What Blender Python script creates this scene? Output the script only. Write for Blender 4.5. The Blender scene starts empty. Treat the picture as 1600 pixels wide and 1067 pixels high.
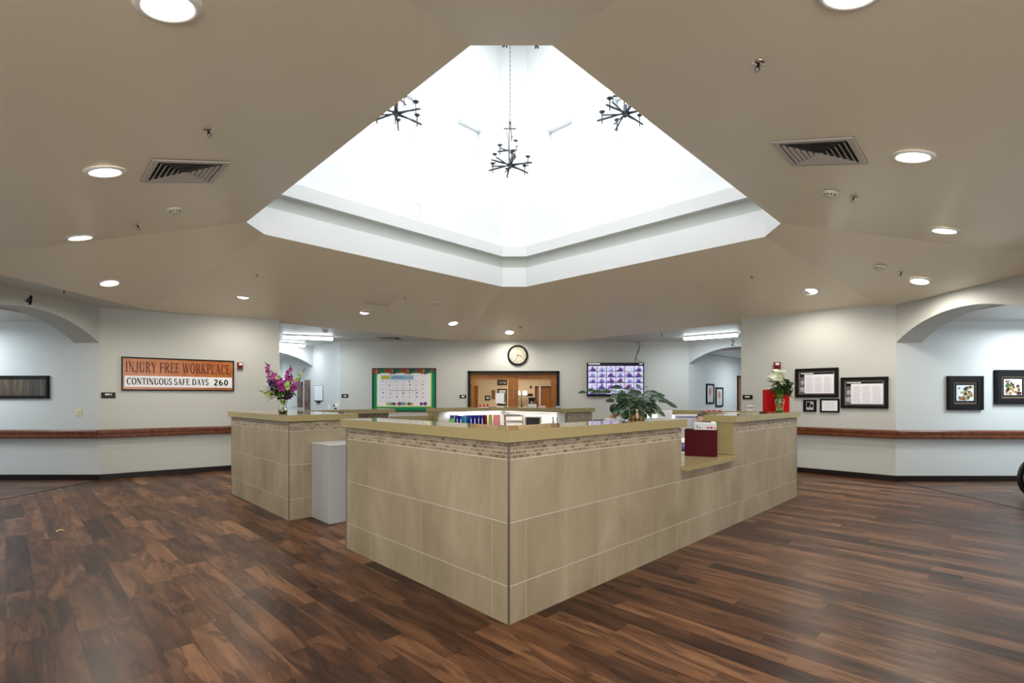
import bpy, bmesh, math, random
from mathutils import Vector, Matrix
C = bpy.context.scene.collection
R = math.radians
PI = math.pi
# ---------------------------------------------------------------- camera
FX, CX, HY, HC = 772.0, 800.0, 621.0, 1.42      # focal length, centre, horizon row and eye height of the photograph
cd = bpy.data.cameras.new('camera')
cam = bpy.data.objects.new('camera', cd); C.objects.link(cam)
cam.location = (0, 0, HC); cam.rotation_euler = (PI/2, 0, 0)
cd.sensor_width = 36.0; cd.lens = 36.0*FX/1600.0; cd.shift_y = (HY-533.5)/1600.0
cd.clip_start = 0.02; cd.clip_end = 200
bpy.context.scene.camera = cam
# ---------------------------------------------------------------- world: bright overcast sky outside the clerestory
w = bpy.data.worlds.new('sky'); bpy.context.scene.world = w; w.use_nodes = True
w.node_tree.nodes['Background'].inputs[0].default_value = (0.80, 0.90, 1.0, 1)
w.node_tree.nodes['Background'].inputs[1].default_value = 3.0
vs = bpy.context.scene.view_settings
vs.view_transform = 'Standard'; vs.look = 'None'; vs.gamma = 1.0; vs.use_curve_mapping = False
vs.exposure = 0.50
# ---------------------------------------------------------------- large lights
def area(name, loc, size, power, col=(1,1,1), rot=(0,0,0), sy=None, spread=180):
    l = bpy.data.lights.new(name, 'AREA'); l.energy = power; l.color = col
    l.shape = 'RECTANGLE'; l.size = size; l.size_y = sy or size; l.spread = R(spread)
    o = bpy.data.objects.new(name, l); C.objects.link(o); o.location = loc; o.rotation_euler = rot
    return o
WARM = (1.0, 0.94, 0.84); COOL = (0.82, 0.93, 1.0); DAY = (0.93, 0.97, 1.0)
TOWER_P, HALL_P, SPOT_P, COVE_P = 200.0, 38.0, 92.0, 8.0
area('tower_fill', (0.03, 7.08, 9.35), 4.2, TOWER_P, DAY, (0, 0, R(45)))  # added fill lamp under the closed tower top; no skylight is built
area('rear_fill', (0, -2.30, 1.45), 6.4, 170, (1.0, .97, .92), (PI/2, 0, 0), 2.3)      # added fill lamp behind the camera, for an unseen made-up entrance
# ---------------------------------------------------------------- mesh helper
class MB:
    def __init__(s, M=None):
        s.v = []; s.f = []; s.m = []; s.uv = []; s.sm = []; s.M = M or Matrix()
    def poly(s, pts, m=0, uv=None, sm=False, M=None):
        T = s.M @ M if M else s.M
        b = len(s.v)
        s.v += [T @ Vector(p) for p in pts]
        s.f.append(list(range(b, b+len(pts)))); s.m.append(m); s.sm.append(sm)
        s.uv.append(uv or [(0, 0)]*len(pts))
    def box(s, a, b, m=0, M=None):
        x0, y0, z0 = a; x1, y1, z1 = b
        P = lambda *k: [((x0, x1)[i], (y0, y1)[j], (z0, z1)[l]) for i, j, l in k]
        U = lambda pts, i, j: [(p[i], p[j]) for p in pts]
        for k, i, j in ((((0,0,0),(1,0,0),(1,0,1),(0,0,1)), 0, 2), (((1,1,0),(0,1,0),(0,1,1),(1,1,1)), 0, 2),
                        (((0,1,0),(0,0,0),(0,0,1),(0,1,1)), 1, 2), (((1,0,0),(1,1,0),(1,1,1),(1,0,1)), 1, 2),
                        (((0,0,1),(1,0,1),(1,1,1),(0,1,1)), 0, 1), (((0,1,0),(1,1,0),(1,0,0),(0,0,0)), 0, 1)):
            pts = P(*k); s.poly(pts, m, U(pts, i, j), False, M)
        return s
    def bbox(s, a, b, r=0.006, m=0, M=None):
        # box with chamfered vertical and top edges
        x0, y0, z0 = a; x1, y1, z1 = b
        o = [(x0+r,y0),(x1-r,y0),(x1,y0+r),(x1,y1-r),(x1-r,y1),(x0+r,y1),(x0,y1-r),(x0,y0+r)]
        i_ = [(x0+r,y0+r),(x1-r,y0+r),(x1-r,y0+r),(x1-r,y1-r),(x1-r,y1-r),(x0+r,y1-r),(x0+r,y1-r),(x0+r,y0+r)]
        for k in range(8):
            p, q = o[k], o[(k+1) % 8]; pi, qi = i_[k], i_[(k+1) % 8]
            s.poly([(p[0],p[1],z0+r),(q[0],q[1],z0+r),(q[0],q[1],z1-r),(p[0],p[1],z1-r)], m, [(p[0]+p[1],z0),(q[0]+q[1],z0),(q[0]+q[1],z1),(p[0]+p[1],z1)], False, M)
            if pi != qi:
                s.poly([(p[0],p[1],z1-r),(q[0],q[1],z1-r),(qi[0],qi[1],z1),(pi[0],pi[1],z1)], m, None, False, M)
                s.poly([(q[0],q[1],z0+r),(p[0],p[1],z0+r),(pi[0],pi[1],z0),(qi[0],qi[1],z0)], m, None, False, M)
            else:
                s.poly([(p[0],p[1],z1-r),(q[0],q[1],z1-r),(pi[0],pi[1],z1)], m, None, False, M)
                s.poly([(q[0],q[1],z0+r),(p[0],p[1],z0+r),(pi[0],pi[1],z0)], m, None, False, M)
        c = [(x0+r,y0+r),(x1-r,y0+r),(x1-r,y1-r),(x0+r,y1-r)]
        s.poly([(x,y,z1) for x,y in c], m, c, False, M)
        s.poly([(x,y,z0) for x,y in reversed(c)], m, c, False, M)
        return s
    def prism(s, pts, z0, z1, m=0, M=None, m_side=None):
        # pts counter clockwise from above
        ms = m if m_side is None else m_side
        s.poly([(x,y,z1) for x,y in pts], m, [(x,y) for x,y in pts], False, M)
        s.poly([(x,y,z0) for x,y in reversed(pts)], m, [(x,y) for x,y in reversed(pts)], False, M)
        n = len(pts); d = 0
        for i in range(n):
            p, q = pts[i], pts[(i+1) % n]; L = math.hypot(q[0]-p[0], q[1]-p[1])
            s.poly([(p[0],p[1],z0),(q[0],q[1],z0),(q[0],q[1],z1),(p[0],p[1],z1)], ms, [(d,z0),(d+L,z0),(d+L,z1),(d,z1)], False, M)
            d += L
        return s
    def lathe(s, prof, n=24, m=0, M=None, sm=True):
        # prof: (r, z) list
        for (r0, z0), (r1, z1) in zip(prof, prof[1:]):
            for k in range(n):
                a, b = 2*PI*k/n, 2*PI*(k+1)/n
                ca, sa, cb, sb = math.cos(a), math.sin(a), math.cos(b), math.sin(b)
                if r0 < 1e-6 and r1 < 1e-6: continue
                if r0 < 1e-6: s.poly([(0,0,z0),(r1*cb,r1*sb,z1),(r1*ca,r1*sa,z1)], m, None, sm, M)
                elif r1 < 1e-6: s.poly([(r0*ca,r0*sa,z0),(r0*cb,r0*sb,z0),(0,0,z1)], m, None, sm, M)
                else: s.poly([(r0*ca,r0*sa,z0),(r0*cb,r0*sb,z0),(r1*cb,r1*sb,z1),(r1*ca,r1*sa,z1)], m, None, sm, M)
        return s
    def tube(s, pts, r, n=8, m=0, M=None, caps=True):
        pts = [Vector(p) for p in pts]; rr = r if isinstance(r, (list, tuple)) else [r]*len(pts)
        rings = []; up = None
        for i, p in enumerate(pts):
            d = (pts[min(i+1, len(pts)-1)] - pts[max(i-1, 0)])
            d = d.normalized() if d.length > 1e-9 else Vector((0,0,1))
            if up is None: up = Vector((0,0,1)) if abs(d.z) < .9 else Vector((1,0,0))
            x = d.cross(up).normalized(); y = x.cross(d).normalized(); up = y
            rings.append([p + rr[i]*(x*math.cos(2*PI*k/n) + y*math.sin(2*PI*k/n)) for k in range(n)])
        for A, B in zip(rings, rings[1:]):
            for k in range(n):
                s.poly([A[k], B[k], B[(k+1)%n], A[(k+1)%n]], m, None, n > 5, M)
        if caps:
            s.poly(rings[0], m, None, False, M); s.poly(list(reversed(rings[-1])), m, None, False, M)
        return s
    def sphere(s, c, r, m=0, nu=12, nv=8, M=None, sc=(1,1,1)):
        c = Vector(c)
        pt = lambda i, j: c + Vector((r*sc[0]*math.sin(PI*j/nv)*math.cos(2*PI*i/nu), r*sc[1]*math.sin(PI*j/nv)*math.sin(2*PI*i/nu), r*sc[2]*math.cos(PI*j/nv)))
        for j in range(nv):
            for i in range(nu):
                q = [pt(i,j), pt(i,j+1), pt(i+1,j+1), pt(i+1,j)]
                if j == 0: q = [q[0], q[1], q[2]]
                elif j == nv-1: q = [q[0], q[1], q[3]]
                s.poly(q, m, None, True, M)
        return s
    def leaf(s, base, d, up, L, W, m=0, bend=.25, fold=.15, n=4, pinch=.0):
        # a pointed blade starting at base, along d, bending down
        d = Vector(d).normalized(); up = Vector(up); x = d.cross(up)
        if x.length < 1e-4: x = d.cross(Vector((1,0,0)))
        x.normalize(); up = x.cross(d).normalized()
        rows = []
        for i in range(n+1):
            t = i/n; wd = W*.5*(math.sin(PI*min(1, (t*.9+.06)))**.8)*(1-pinch*t)
            if i == n: wd = 0.0004
            c = Vector(base) + d*(L*t) - up*(bend*L*t*t)
            rows.append((c - x*wd + up*(fold*wd*2), c, c + x*wd + up*(fold*wd*2)))
        for A, B in zip(rows, rows[1:]):
            s.poly([A[0], A[1], B[1], B[0]], m, None, True); s.poly([A[1], A[2], B[2], B[1]], m, None, True)
        return s
    def build(s, name, mats, parent=None, label=None, loc=None, rot=None, weld=False, matrix=None):
        me = bpy.data.meshes.new(name)
        me.from_pydata([tuple(v) for v in s.v], [], s.f)
        mats = mats if isinstance(mats, (list, tuple)) else [mats]
        for m_ in mats: me.materials.append(m_)
        me.polygons.foreach_set('material_index', s.m)
        me.polygons.foreach_set('use_smooth', s.sm)
        uvl = me.uv_layers.new(name='UVMap')
        flat = [c for f in s.uv for p in f for c in p]
        uvl.data.foreach_set('uv', flat)
        if weld or any(s.sm):
            bm = bmesh.new(); bm.from_mesh(me); bmesh.ops.remove_doubles(bm, verts=bm.verts, dist=1e-5); bm.to_mesh(me); bm.free()
        me.update()
        o = bpy.data.objects.new(name, me); C.objects.link(o)
        if parent: o.parent = parent
        if matrix is not None: o.matrix_world = matrix
        if loc is not None: o.location = loc
        if rot is not None: o.rotation_euler = rot
        if label: o['label'] = label
        return o
def tag(o, label, cat, group=None, kind=None):
    o['label'] = label; o['category'] = cat
    if group: o['group'] = group
    if kind: o['kind'] = kind
    return o
def thing(name, label, cat, M=None, group=None, loc=None, rotz=0):
    o = bpy.data.objects.new(name, None); C.objects.link(o); o.empty_display_size = .1
    if M is not None: o.matrix_world = M
    if loc is not None: o.matrix_world = Matrix.Translation(loc) @ Matrix.Rotation(rotz, 4, 'Z')
    return tag(o, label, cat, group)
def struct(o):
    o['kind'] = 'structure'; return o
def copy_tree(o, parent=None):
    c = o.copy(); C.objects.link(c)
    if parent: c.parent = parent
    for ch in list(o.children): copy_tree(ch, c)
    return c
def TR(x, y, z, a=0):
    return Matrix.Translation((x, y, z)) @ Matrix.Rotation(a, 4, 'Z')
# ---------------------------------------------------------------- measured points: pixel rays of the reference cut with real surfaces
def ray(px, py): return Vector(((px-CX)/FX, 1.0, -(py-HY)/FX))
def at(px, py, Y):                      # the point at depth Y
    r = ray(px, py); return Vector((r.x*Y, Y, HC + r.z*Y))
def on_wall(px, py, P0, P1):            # the point on the vertical wall through P0 and P1
    r = (px-CX)/FX; dx, dy = P1[0]-P0[0], P1[1]-P0[1]
    s = (P0[0]-r*P0[1])/(r*dy-dx); Y = P0[1]+s*dy
    return at(px, py, Y)
def on_level(px, py, z):                # the point on the level plane z
    r = ray(px, py); t = (z-HC)/r.z; return Vector((r.x*t, t, z))
# ---------------------------------------------------------------- materials
def N(nt, t, **k):
    n = nt.nodes.new(t)
    for a, b in k.items():
        if hasattr(n, a): setattr(n, a, b)
    return n
def mat(name, col, rough=.5, metal=0, spec=.5, emit=None, es=0, bump=None, coat=0, trans=0, alpha=1, ior=1.45, var=None, sheen=0):
    m = bpy.data.materials.new(name); m.use_nodes = True; nt = m.node_tree; b = nt.nodes['Principled BSDF']
    b.inputs['Base Color'].default_value = (*col, 1); b.inputs['Roughness'].default_value = rough
    b.inputs['Metallic'].default_value = metal; b.inputs['Specular IOR Level'].default_value = spec
    b.inputs['IOR'].default_value = ior; b.inputs['Coat Weight'].default_value = coat; b.inputs['Coat Roughness'].default_value = .08
    b.inputs['Transmission Weight'].default_value = trans; b.inputs['Alpha'].default_value = alpha
    if emit: b.inputs['Emission Color'].default_value = (*emit, 1); b.inputs['Emission Strength'].default_value = es
    if bump or var:
        tc = N(nt, 'ShaderNodeTexCoord')
    if bump:
        sc, st = bump; nz = N(nt, 'ShaderNodeTexNoise'); nz.inputs['Scale'].default_value = sc; nz.inputs['Detail'].default_value = 3
        bp = N(nt, 'ShaderNodeBump'); bp.inputs['Strength'].default_value = st; bp.inputs['Distance'].default_value = .01
        nt.links.new(tc.outputs['Object'], nz.inputs['Vector']); nt.links.new(nz.outputs['Fac'], bp.inputs['Height']); nt.links.new(bp.outputs['Normal'], b.inputs['Normal'])
    if var:
        sc, c2, lo, hi = var; nz = N(nt, 'ShaderNodeTexNoise'); nz.inputs['Scale'].default_value = sc; nz.inputs['Detail'].default_value = 6
        cr = N(nt, 'ShaderNodeValToRGB'); cr.color_ramp.elements[0].position = lo; cr.color_ramp.elements[1].position = hi
        cr.color_ramp.elements[0].color = (*col, 1); cr.color_ramp.elements[1].color = (*c2, 1)
        nt.links.new(tc.outputs['Object'], nz.inputs['Vector']); nt.links.new(nz.outputs['Fac'], cr.inputs['Fac']); nt.links.new(cr.outputs['Color'], b.inputs['Base Color'])
    return m
def mth(nt, op, a, b=None, c=None):
    n = N(nt, 'ShaderNodeMath', operation=op)
    for i, x in enumerate((a, b, c)):
        if x is None: continue
        if isinstance(x, (int, float)): n.inputs[i].default_value = x
        else: nt.links.new(x, n.inputs[i])
    return n.outputs[0]
def ramp(nt, fac, stops):
    cr = N(nt, 'ShaderNodeValToRGB'); e = cr.color_ramp.elements
    e[0].position, e[0].color = stops[0][0], (*stops[0][1], 1); e[1].position, e[1].color = stops[-1][0], (*stops[-1][1], 1)
    for p, c in stops[1:-1]:
        x = e.new(p); x.color = (*c, 1)
    nt.links.new(fac, cr.inputs['Fac']); return cr.outputs['Color']
def mixc(nt, fac, a, b, mode='MIX'):
    n = N(nt, 'ShaderNodeMix', data_type='RGBA', blend_type=mode)
    for i, x in ((0, fac), (6, a), (7, b)):
        if isinstance(x, (int, float)): n.inputs[i].default_value = x
        elif isinstance(x, tuple): n.inputs[i].default_value = (*x, 1)
        else: nt.links.new(x, n.inputs[i])
    return n.outputs[2]
def plank_mat(name, angle, dull=0.0):
    m = bpy.data.materials.new(name); m.use_nodes = True; nt = m.node_tree; b = nt.nodes['Principled BSDF']; L = nt.links.new
    tc = N(nt, 'ShaderNodeTexCoord'); mp = N(nt, 'ShaderNodeMapping'); mp.inputs['Rotation'].default_value = (0, 0, -angle)
    L(tc.outputs['Object'], mp.inputs['Vector']); sx = N(nt, 'ShaderNodeSeparateXYZ'); L(mp.outputs[0], sx.inputs[0])
    X, Y = sx.outputs[0], sx.outputs[1]
    PW, PL = .152, 1.05
    row = mth(nt, 'FLOOR', mth(nt, 'DIVIDE', Y, PW))
    wn = N(nt, 'ShaderNodeTexWhiteNoise', noise_dimensions='1D'); L(row, wn.inputs['W'])
    xs = mth(nt, 'ADD', mth(nt, 'DIVIDE', X, PL), mth(nt, 'MULTIPLY', wn.outputs['Value'], 7.0))
    col = mth(nt, 'FLOOR', xs)
    cv = N(nt, 'ShaderNodeCombineXYZ'); L(row, cv.inputs[0]); L(col, cv.inputs[1])
    w2 = N(nt, 'ShaderNodeTexWhiteNoise', noise_dimensions='2D'); L(cv.outputs[0], w2.inputs['Vector'])
    # grain, shifted per plank
    off = N(nt, 'ShaderNodeVectorMath', operation='MULTIPLY_ADD'); L(w2.outputs['Color'], off.inputs[0]); off.inputs[1].default_value = (17, 23, 11); L(mp.outputs[0], off.inputs[2])
    m1 = N(nt, 'ShaderNodeMapping'); m1.inputs['Scale'].default_value = (1.3, 9, 1); L(off.outputs[0], m1.inputs['Vector'])
    n1 = N(nt, 'ShaderNodeTexNoise'); n1.inputs['Scale'].default_value = 1.0; n1.inputs['Detail'].default_value = 7; n1.inputs['Roughness'].default_value = .62; n1.inputs['Distortion'].default_value = .45; L(m1.outputs[0], n1.inputs['Vector'])
    m2 = N(nt, 'ShaderNodeMapping'); m2.inputs['Scale'].default_value = (3, 70, 1); L(off.outputs[0], m2.inputs['Vector'])
    n2 = N(nt, 'ShaderNodeTexNoise'); n2.inputs['Detail'].default_value = 4; n2.inputs['Scale'].default_value = 1.5; L(m2.outputs[0], n2.inputs['Vector'])
    m3 = N(nt, 'ShaderNodeMapping'); m3.inputs['Scale'].default_value = (.7, 4.5, 1); L(off.outputs[0], m3.inputs['Vector'])
    n3 = N(nt, 'ShaderNodeTexNoise'); n3.inputs['Detail'].default_value = 3; n3.inputs['Scale'].default_value = 1.6; n3.inputs['Distortion'].default_value = .9; L(m3.outputs[0], n3.inputs['Vector'])
    f = mth(nt, 'ADD', mth(nt, 'MULTIPLY', n1.outputs['Fac'], .58), mth(nt, 'ADD', mth(nt, 'MULTIPLY', n2.outputs['Fac'], .18), mth(nt, 'MULTIPLY', w2.outputs['Value'], .24)))
    c = ramp(nt, f, [(.28, (.014, .0044, .0024)), (.42, (.050, .0185, .0085)), (.54, (.110, .047, .021)), (.68, (.20, .096, .046))])
    dk = ramp(nt, n3.outputs['Fac'], [(.50, (1, 1, 1)), (.535, (.36, .31, .30)), (.60, (.62, .56, .54)), (.70, (.9, .86, .84))])
    c = mixc(nt, .85, c, dk, 'MULTIPLY')
    if dull: c = mixc(nt, dull, c, (.085, .055, .042))
    fy = mth(nt, 'FRACT', mth(nt, 'DIVIDE', Y, PW)); fx = mth(nt, 'FRACT', xs)
    e1 = mth(nt, 'LESS_THAN', mth(nt, 'MINIMUM', fy, mth(nt, 'SUBTRACT', 1.0, fy)), .010)
    e2 = mth(nt, 'LESS_THAN', fx, .0022)
    sm_ = mth(nt, 'MAXIMUM', e1, e2)
    c = mixc(nt, mth(nt, 'MULTIPLY', sm_, .6), c, (.012, .007, .005))
    L(c, b.inputs['Base Color'])
    rr = mth(nt, 'ADD', .24, mth(nt, 'MULTIPLY', n2.outputs['Fac'], .20)); L(rr, b.inputs['Roughness'])
    b.inputs['Specular IOR Level'].default_value = .20
    bp = N(nt, 'ShaderNodeBump'); bp.inputs['Strength'].default_value = .12; bp.inputs['Distance'].default_value = .002
    L(mth(nt, 'SUBTRACT', n2.outputs['Fac'], mth(nt, 'MULTIPLY', sm_, .8)), bp.inputs['Height']); L(bp.outputs[0], b.inputs['Normal'])
    return m
def tile_mat(name, bw, bh, mortar, cols, mcol, offset=0.0, ou=0.0, ov=0.0, rough=.35, nscale=3.0, freq=2, vf=1.0):
    m = bpy.data.materials.new(name); m.use_nodes = True; nt = m.node_tree; b = nt.nodes['Principled BSDF']; L = nt.links.new
    uv = N(nt, 'ShaderNodeUVMap'); mp = N(nt, 'ShaderNodeMapping'); mp.inputs['Location'].default_value = (ou, ov, 0); L(uv.outputs[0], mp.inputs['Vector'])
    br = N(nt, 'ShaderNodeTexBrick', offset=offset, offset_frequency=freq, squash=1.0); L(mp.outputs[0], br.inputs['Vector'])
    br.inputs['Scale'].default_value = 1; br.inputs['Brick Width'].default_value = bw; br.inputs['Row Height'].default_value = bh; br.inputs['Mortar Size'].default_value = mortar; br.inputs['Mortar Smooth'].default_value = .1
    br.inputs['Color1'].default_value = (0, 0, 0, 1); br.inputs['Color2'].default_value = (1, 1, 1, 1); br.inputs['Mortar'].default_value = (.5, .5, .5, 1); br.inputs['Bias'].default_value = 0
    tc = N(nt, 'ShaderNodeTexCoord'); mm = N(nt, 'ShaderNodeMapping'); mm.inputs['Scale'].default_value = (1, 1, .45); L(tc.outputs['Object'], mm.inputs['Vector'])
    nz = N(nt, 'ShaderNodeTexNoise'); nz.inputs['Scale'].default_value = nscale; nz.inputs['Detail'].default_value = 7; nz.inputs['Roughness'].default_value = .6; nz.inputs['Distortion'].default_value = .5; L(mm.outputs[0], nz.inputs['Vector'])
    sep = N(nt, 'ShaderNodeSeparateColor'); L(br.outputs['Color'], sep.inputs[0])
    f = mth(nt, 'ADD', mth(nt, 'MULTIPLY', nz.outputs['Fac'], 1-cols[3]), mth(nt, 'MULTIPLY', sep.outputs[0], cols[3]))
    c = ramp(nt, f, [(cols[4], cols[0]), ((cols[4]+cols[5])/2, cols[1]), (cols[5], cols[2])])
    su = N(nt, 'ShaderNodeSeparateXYZ'); L(mp.outputs[0], su.inputs[0])
    fv = mth(nt, 'FRACT', mth(nt, 'ADD', mth(nt, 'DIVIDE', su.outputs[1], bh), .5)); hz = mth(nt, 'LESS_THAN', mth(nt, 'ABSOLUTE', mth(nt, 'SUBTRACT', fv, .5)), mortar*1.3/bh)
    c = mixc(nt, mth(nt, 'MULTIPLY', br.outputs['Fac'], mth(nt, 'ADD', vf, mth(nt, 'MULTIPLY', hz, 1-vf))), c, mcol); L(c, b.inputs['Base Color'])
    b.inputs['Roughness'].default_value = rough
    bp = N(nt, 'ShaderNodeBump'); bp.inputs['Strength'].default_value = .5; bp.inputs['Distance'].default_value = .003; bp.invert = True
    L(br.outputs['Fac'], bp.inputs['Height']); L(bp.outputs[0], b.inputs['Normal'])
    return m
WALL = mat('wall_paint', (.50, .51, .48), .55, spec=.3, bump=(90, .10))
WALLH = mat('corridor_paint', (.53, .555, .555), .55, spec=.3, bump=(90, .08))
CEIL = mat('ceiling_paint', (.80, .725, .575), .30, spec=.5, bump=(130, .12))
CEILW = mat('recess_ceiling_paint', (.60, .60, .58), .4, bump=(130, .1))
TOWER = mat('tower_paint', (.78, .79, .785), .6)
SOFFIT = mat('cove_shade', (.56, .58, .54), .7)  # greyer than the tower: shade of the unlit gap put into the colour
FLOOR = plank_mat('floor_planks', R(135.7))
FLOORC = plank_mat('corridor_planks', 0, .35)
TILE = tile_mat('travertine_tile', .4, .396, .0035, ((.235, .190, .120), (.305, .252, .168), (.375, .318, .220), .16, .30, .72), (.47, .42, .34), 0, -.157+.4, .157, .42, vf=.35)
MOSA = tile_mat('mosaic_tile', .055, .0245, .0022, ((.15, .092, .054), (.255, .19, .122), (.34, .275, .19), .85, .02, .75), (.44, .40, .32), .5, 0, -1.034, .5, 9)
QUARTZ = mat('yellow_quartz', (.32, .262, .118), .07, spec=.6, var=(160, (.38, .32, .175), .4, .65))
QUARTZE = mat('yellow_quartz_side', (.295, .24, .105), .25, var=(160, (.355, .295, .15), .4, .65))
TRIMM = mat('metal_trim', (.28, .27, .25), .35, metal=.8)
BLACK = mat('black_plastic', (.006, .006, .006), .4, spec=.22)
BLACKR = mat('black_rubber', (.012, .011, .011), .5)
BASEB = mat('dark_baseboard', (.012, .007, .006), .4, spec=.25)
WHITE = mat('white_plastic', (.80, .80, .78), .4)
PAPER = mat('paper', (.78, .78, .82), .7)
RAIL = mat('mahogany', (.085, .022, .008), .38, spec=.28, var=(14, (.16, .050, .018), .35, .7))
DOORW = mat('oak_door', (.23, .085, .018), .4, spec=.3, var=(6, (.31, .125, .030), .3, .7))
STEEL = mat('brushed_steel', (.55, .55, .55), .3, metal=1)
CHROME = mat('chrome', (.75, .75, .75), .12, metal=1)
GLASS = mat('clear_glass', (1, 1, 1), .02, trans=1, ior=1.45)
THIN = mat('thin_glass', (1, 1, 1), .02, trans=1, ior=1.02)
GREY = mat('grey_laminate', (.36, .37, .37), .4)
CREAM = mat('cream_plastic', (.60, .57, .33), .4)
REDD = mat('dark_red_plastic', (.055, .002, .005), .6, spec=.12)
RED = mat('bright_red', (.46, .005, .005), .55, spec=.15)
LAMPW = mat('lamp_lens', (1, .95, .85), .5, emit=(1.0, .93, .80), es=14)
TUBEW = mat('fluorescent_lens', (1, 1, 1), .5, emit=(.90, .97, 1.0), es=9)
# ================================================================ the setting
CH, HH = 2.98, 2.72                      # ceiling height, corridor ceiling height
AL, EL = (-7.10, 8.50), (-4.80, 10.20)   # left diagonal wall
AR, ER = (6.50, 8.37), (4.71, 10.16)     # right diagonal wall
BL, BR = (-4.77, 13.70), (4.90, 13.70)   # back wall
q = math.sqrt(.5)
SL = (BL[0]-1.77*q, BL[1]+1.77*q)        # where the left recess meets its archway
def walls(name, pts, th, z0, z1, m, side=1):
    # a wall run; the visible face follows pts, thickness goes to the left of travel (side=1)
    for P, Q in zip(pts, pts[1:]):
        d = Vector((Q[0]-P[0], Q[1]-P[1])); L = d.length; d.normalize(); n = Vector((-d.y, d.x))*side*th
        mb = MB(); c = [(P[0], P[1]), (Q[0], Q[1]), (Q[0]+n.x, Q[1]+n.y), (P[0]+n.x, P[1]+n.y)]
        if side < 0: c = c[::-1]
        mb.prism(c, z0, z1); struct(mb.build(name, m))
# floor
fb = MB(); fb.poly([(-7.1,-2.6,0),(6.5,-2.6,0),(6.5,5.3,0),(6.5,8.37,0),(4.71,10.2,0),(6.6,12.1,0),(4.9,13.8,0),(1.4,13.8,0),(-1.4,13.8,0),(-4.77,13.8,0),(-6.05,15.0,0),(-7.7,13.2,0),(-4.8,10.2,0),(-7.1,8.5,0)])
struct(fb.build('floor', FLOOR))
fb = MB(); fb.poly([(-13,5.9,0),(-7.1,5.9,0),(-7.1,8.6,0),(-13,8.6,0)]); fb.poly([(6.5,5.8,0),(12.5,5.8,0),(12.5,8.5,0),(6.5,8.5,0)]); 
fb.poly([(-6.0,15.0,0),(-8.5,17.6,0),(-10.3,15.8,0),(-7.7,13.2,0)]); fb.poly([(4.9,13.7,0),(6.6,11.95,0),(10.0,15.4,0),(8.2,17.1,0)])
fb.poly([(-2.6,13.8,0),(3.0,13.8,0),(3.0,18.2,0),(-2.6,18.2,0)])
struct(fb.build('floor', FLOORC))
fs = MB(); fs.box((-7.115,6.0,0.0),(-7.085,8.5,.004)); struct(fs.build('trim_1', BLACKR))
fs = MB(); fs.box((6.485,5.9,0.0),(6.515,8.37,.004)); struct(fs.build('trim_2', BLACKR))
# main walls
walls('wall_left', [AL, EL], .20, 0, 3.06, WALL)
walls('wall_right', [ER, AR], .20, 0, 3.06, WALL)
# back wall with the opening of the double door
DX0, DX1, DZ = -1.19, 1.28, 2.115
mb = MB(); mb.box((BL[0],13.7,0),(DX0,13.9,3.0)); mb.box((DX1,13.7,0),(BR[0],13.9,3.0)); mb.box((DX0,13.7,DZ),(DX1,13.9,3.0)); struct(mb.build('wall_back', WALL))
# recesses behind the diagonal walls
walls('wall_left', [(-7.65,13.05), (EL[0]-.03, EL[1]+.03)], .12, 0, 3.0, WALLH, -1)
walls('wall_left', [(SL[0]-2.6*q*1.0, SL[1]+2.6*q), BL], .2, 0, 3.0, WALLH)
walls('wall_right', [(6.60,12.02), (ER[0]+.03, ER[1]+.03)], .12, 0, 3.0, WALLH)
# archways
def arch(name, P, d, n, th, zs, rise, half, ztop, m, extra0=0.0, extra1=0.3):
    # P: springing point, d: unit direction of the wall, n: unit direction of its thickness
    P = Vector((P[0], P[1], 0)); d = Vector((d[0], d[1], 0)); n = Vector((n[0], n[1], 0))*th
    Rr = (half*half+rise*rise)/(2*rise); K = 28; mb = MB(); pr = []
    for k in range(K+1):
        s = 2*half*k/K; z = zs + rise - Rr + math.sqrt(max(0, Rr*Rr-(s-half)**2)); pr.append((s, z))
    def F(s, z, o=0): return P + d*s + n*o + Vector((0,0,z))
    for (s0, z0), (s1, z1) in zip(pr, pr[1:]):
        mb.poly([F(s0,z0), F(s1,z1), F(s1,ztop), F(s0,ztop)]); mb.poly([F(s0,z0,1), F(s0,ztop,1), F(s1,ztop,1), F(s1,z1,1)])
        mb.poly([F(s0,z0), F(s0,z0,1), F(s1,z1,1), F(s1,z1)], 0, None, False)
    for s0, s1 in ((-extra0, 0), (2*half, 2*half+extra1)):
        if s1-s0 < .01: continue
        z0 = 0
        mb.poly([F(s0,z0), F(s1,z0), F(s1,ztop), F(s0,ztop)]); mb.poly([F(s0,z0,1), F(s0,ztop,1), F(s1,ztop,1), F(s1,z0,1)])
        mb.poly([F(s0,z0), F(s0,ztop), F(s0,ztop,1), F(s0,z0,1)]); mb.poly([F(s1,z0), F(s1,z0,1), F(s1,ztop,1), F(s1,ztop)])
    return struct(mb.build(name, m))
arch('wall_left', AL, (0,-1), (-1,0), .43, 2.36, .39, 1.24, 3.06, WALL, 0, .6)
arch('wall_right', AR, (0,-1), (1,0), .43, 2.345, .39, 1.24, 3.06, WALL, 0, .6)
arch('wall_back', SL, (-q,-q), (-q,q), .30, 2.36, .38, 1.24, 3.0, WALLH, 0, .25)
arch('wall_back', BR, (q,-q), (q,q), .30, 2.36, .38, 1.24, 3.0, WALLH, 0, .25)
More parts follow.
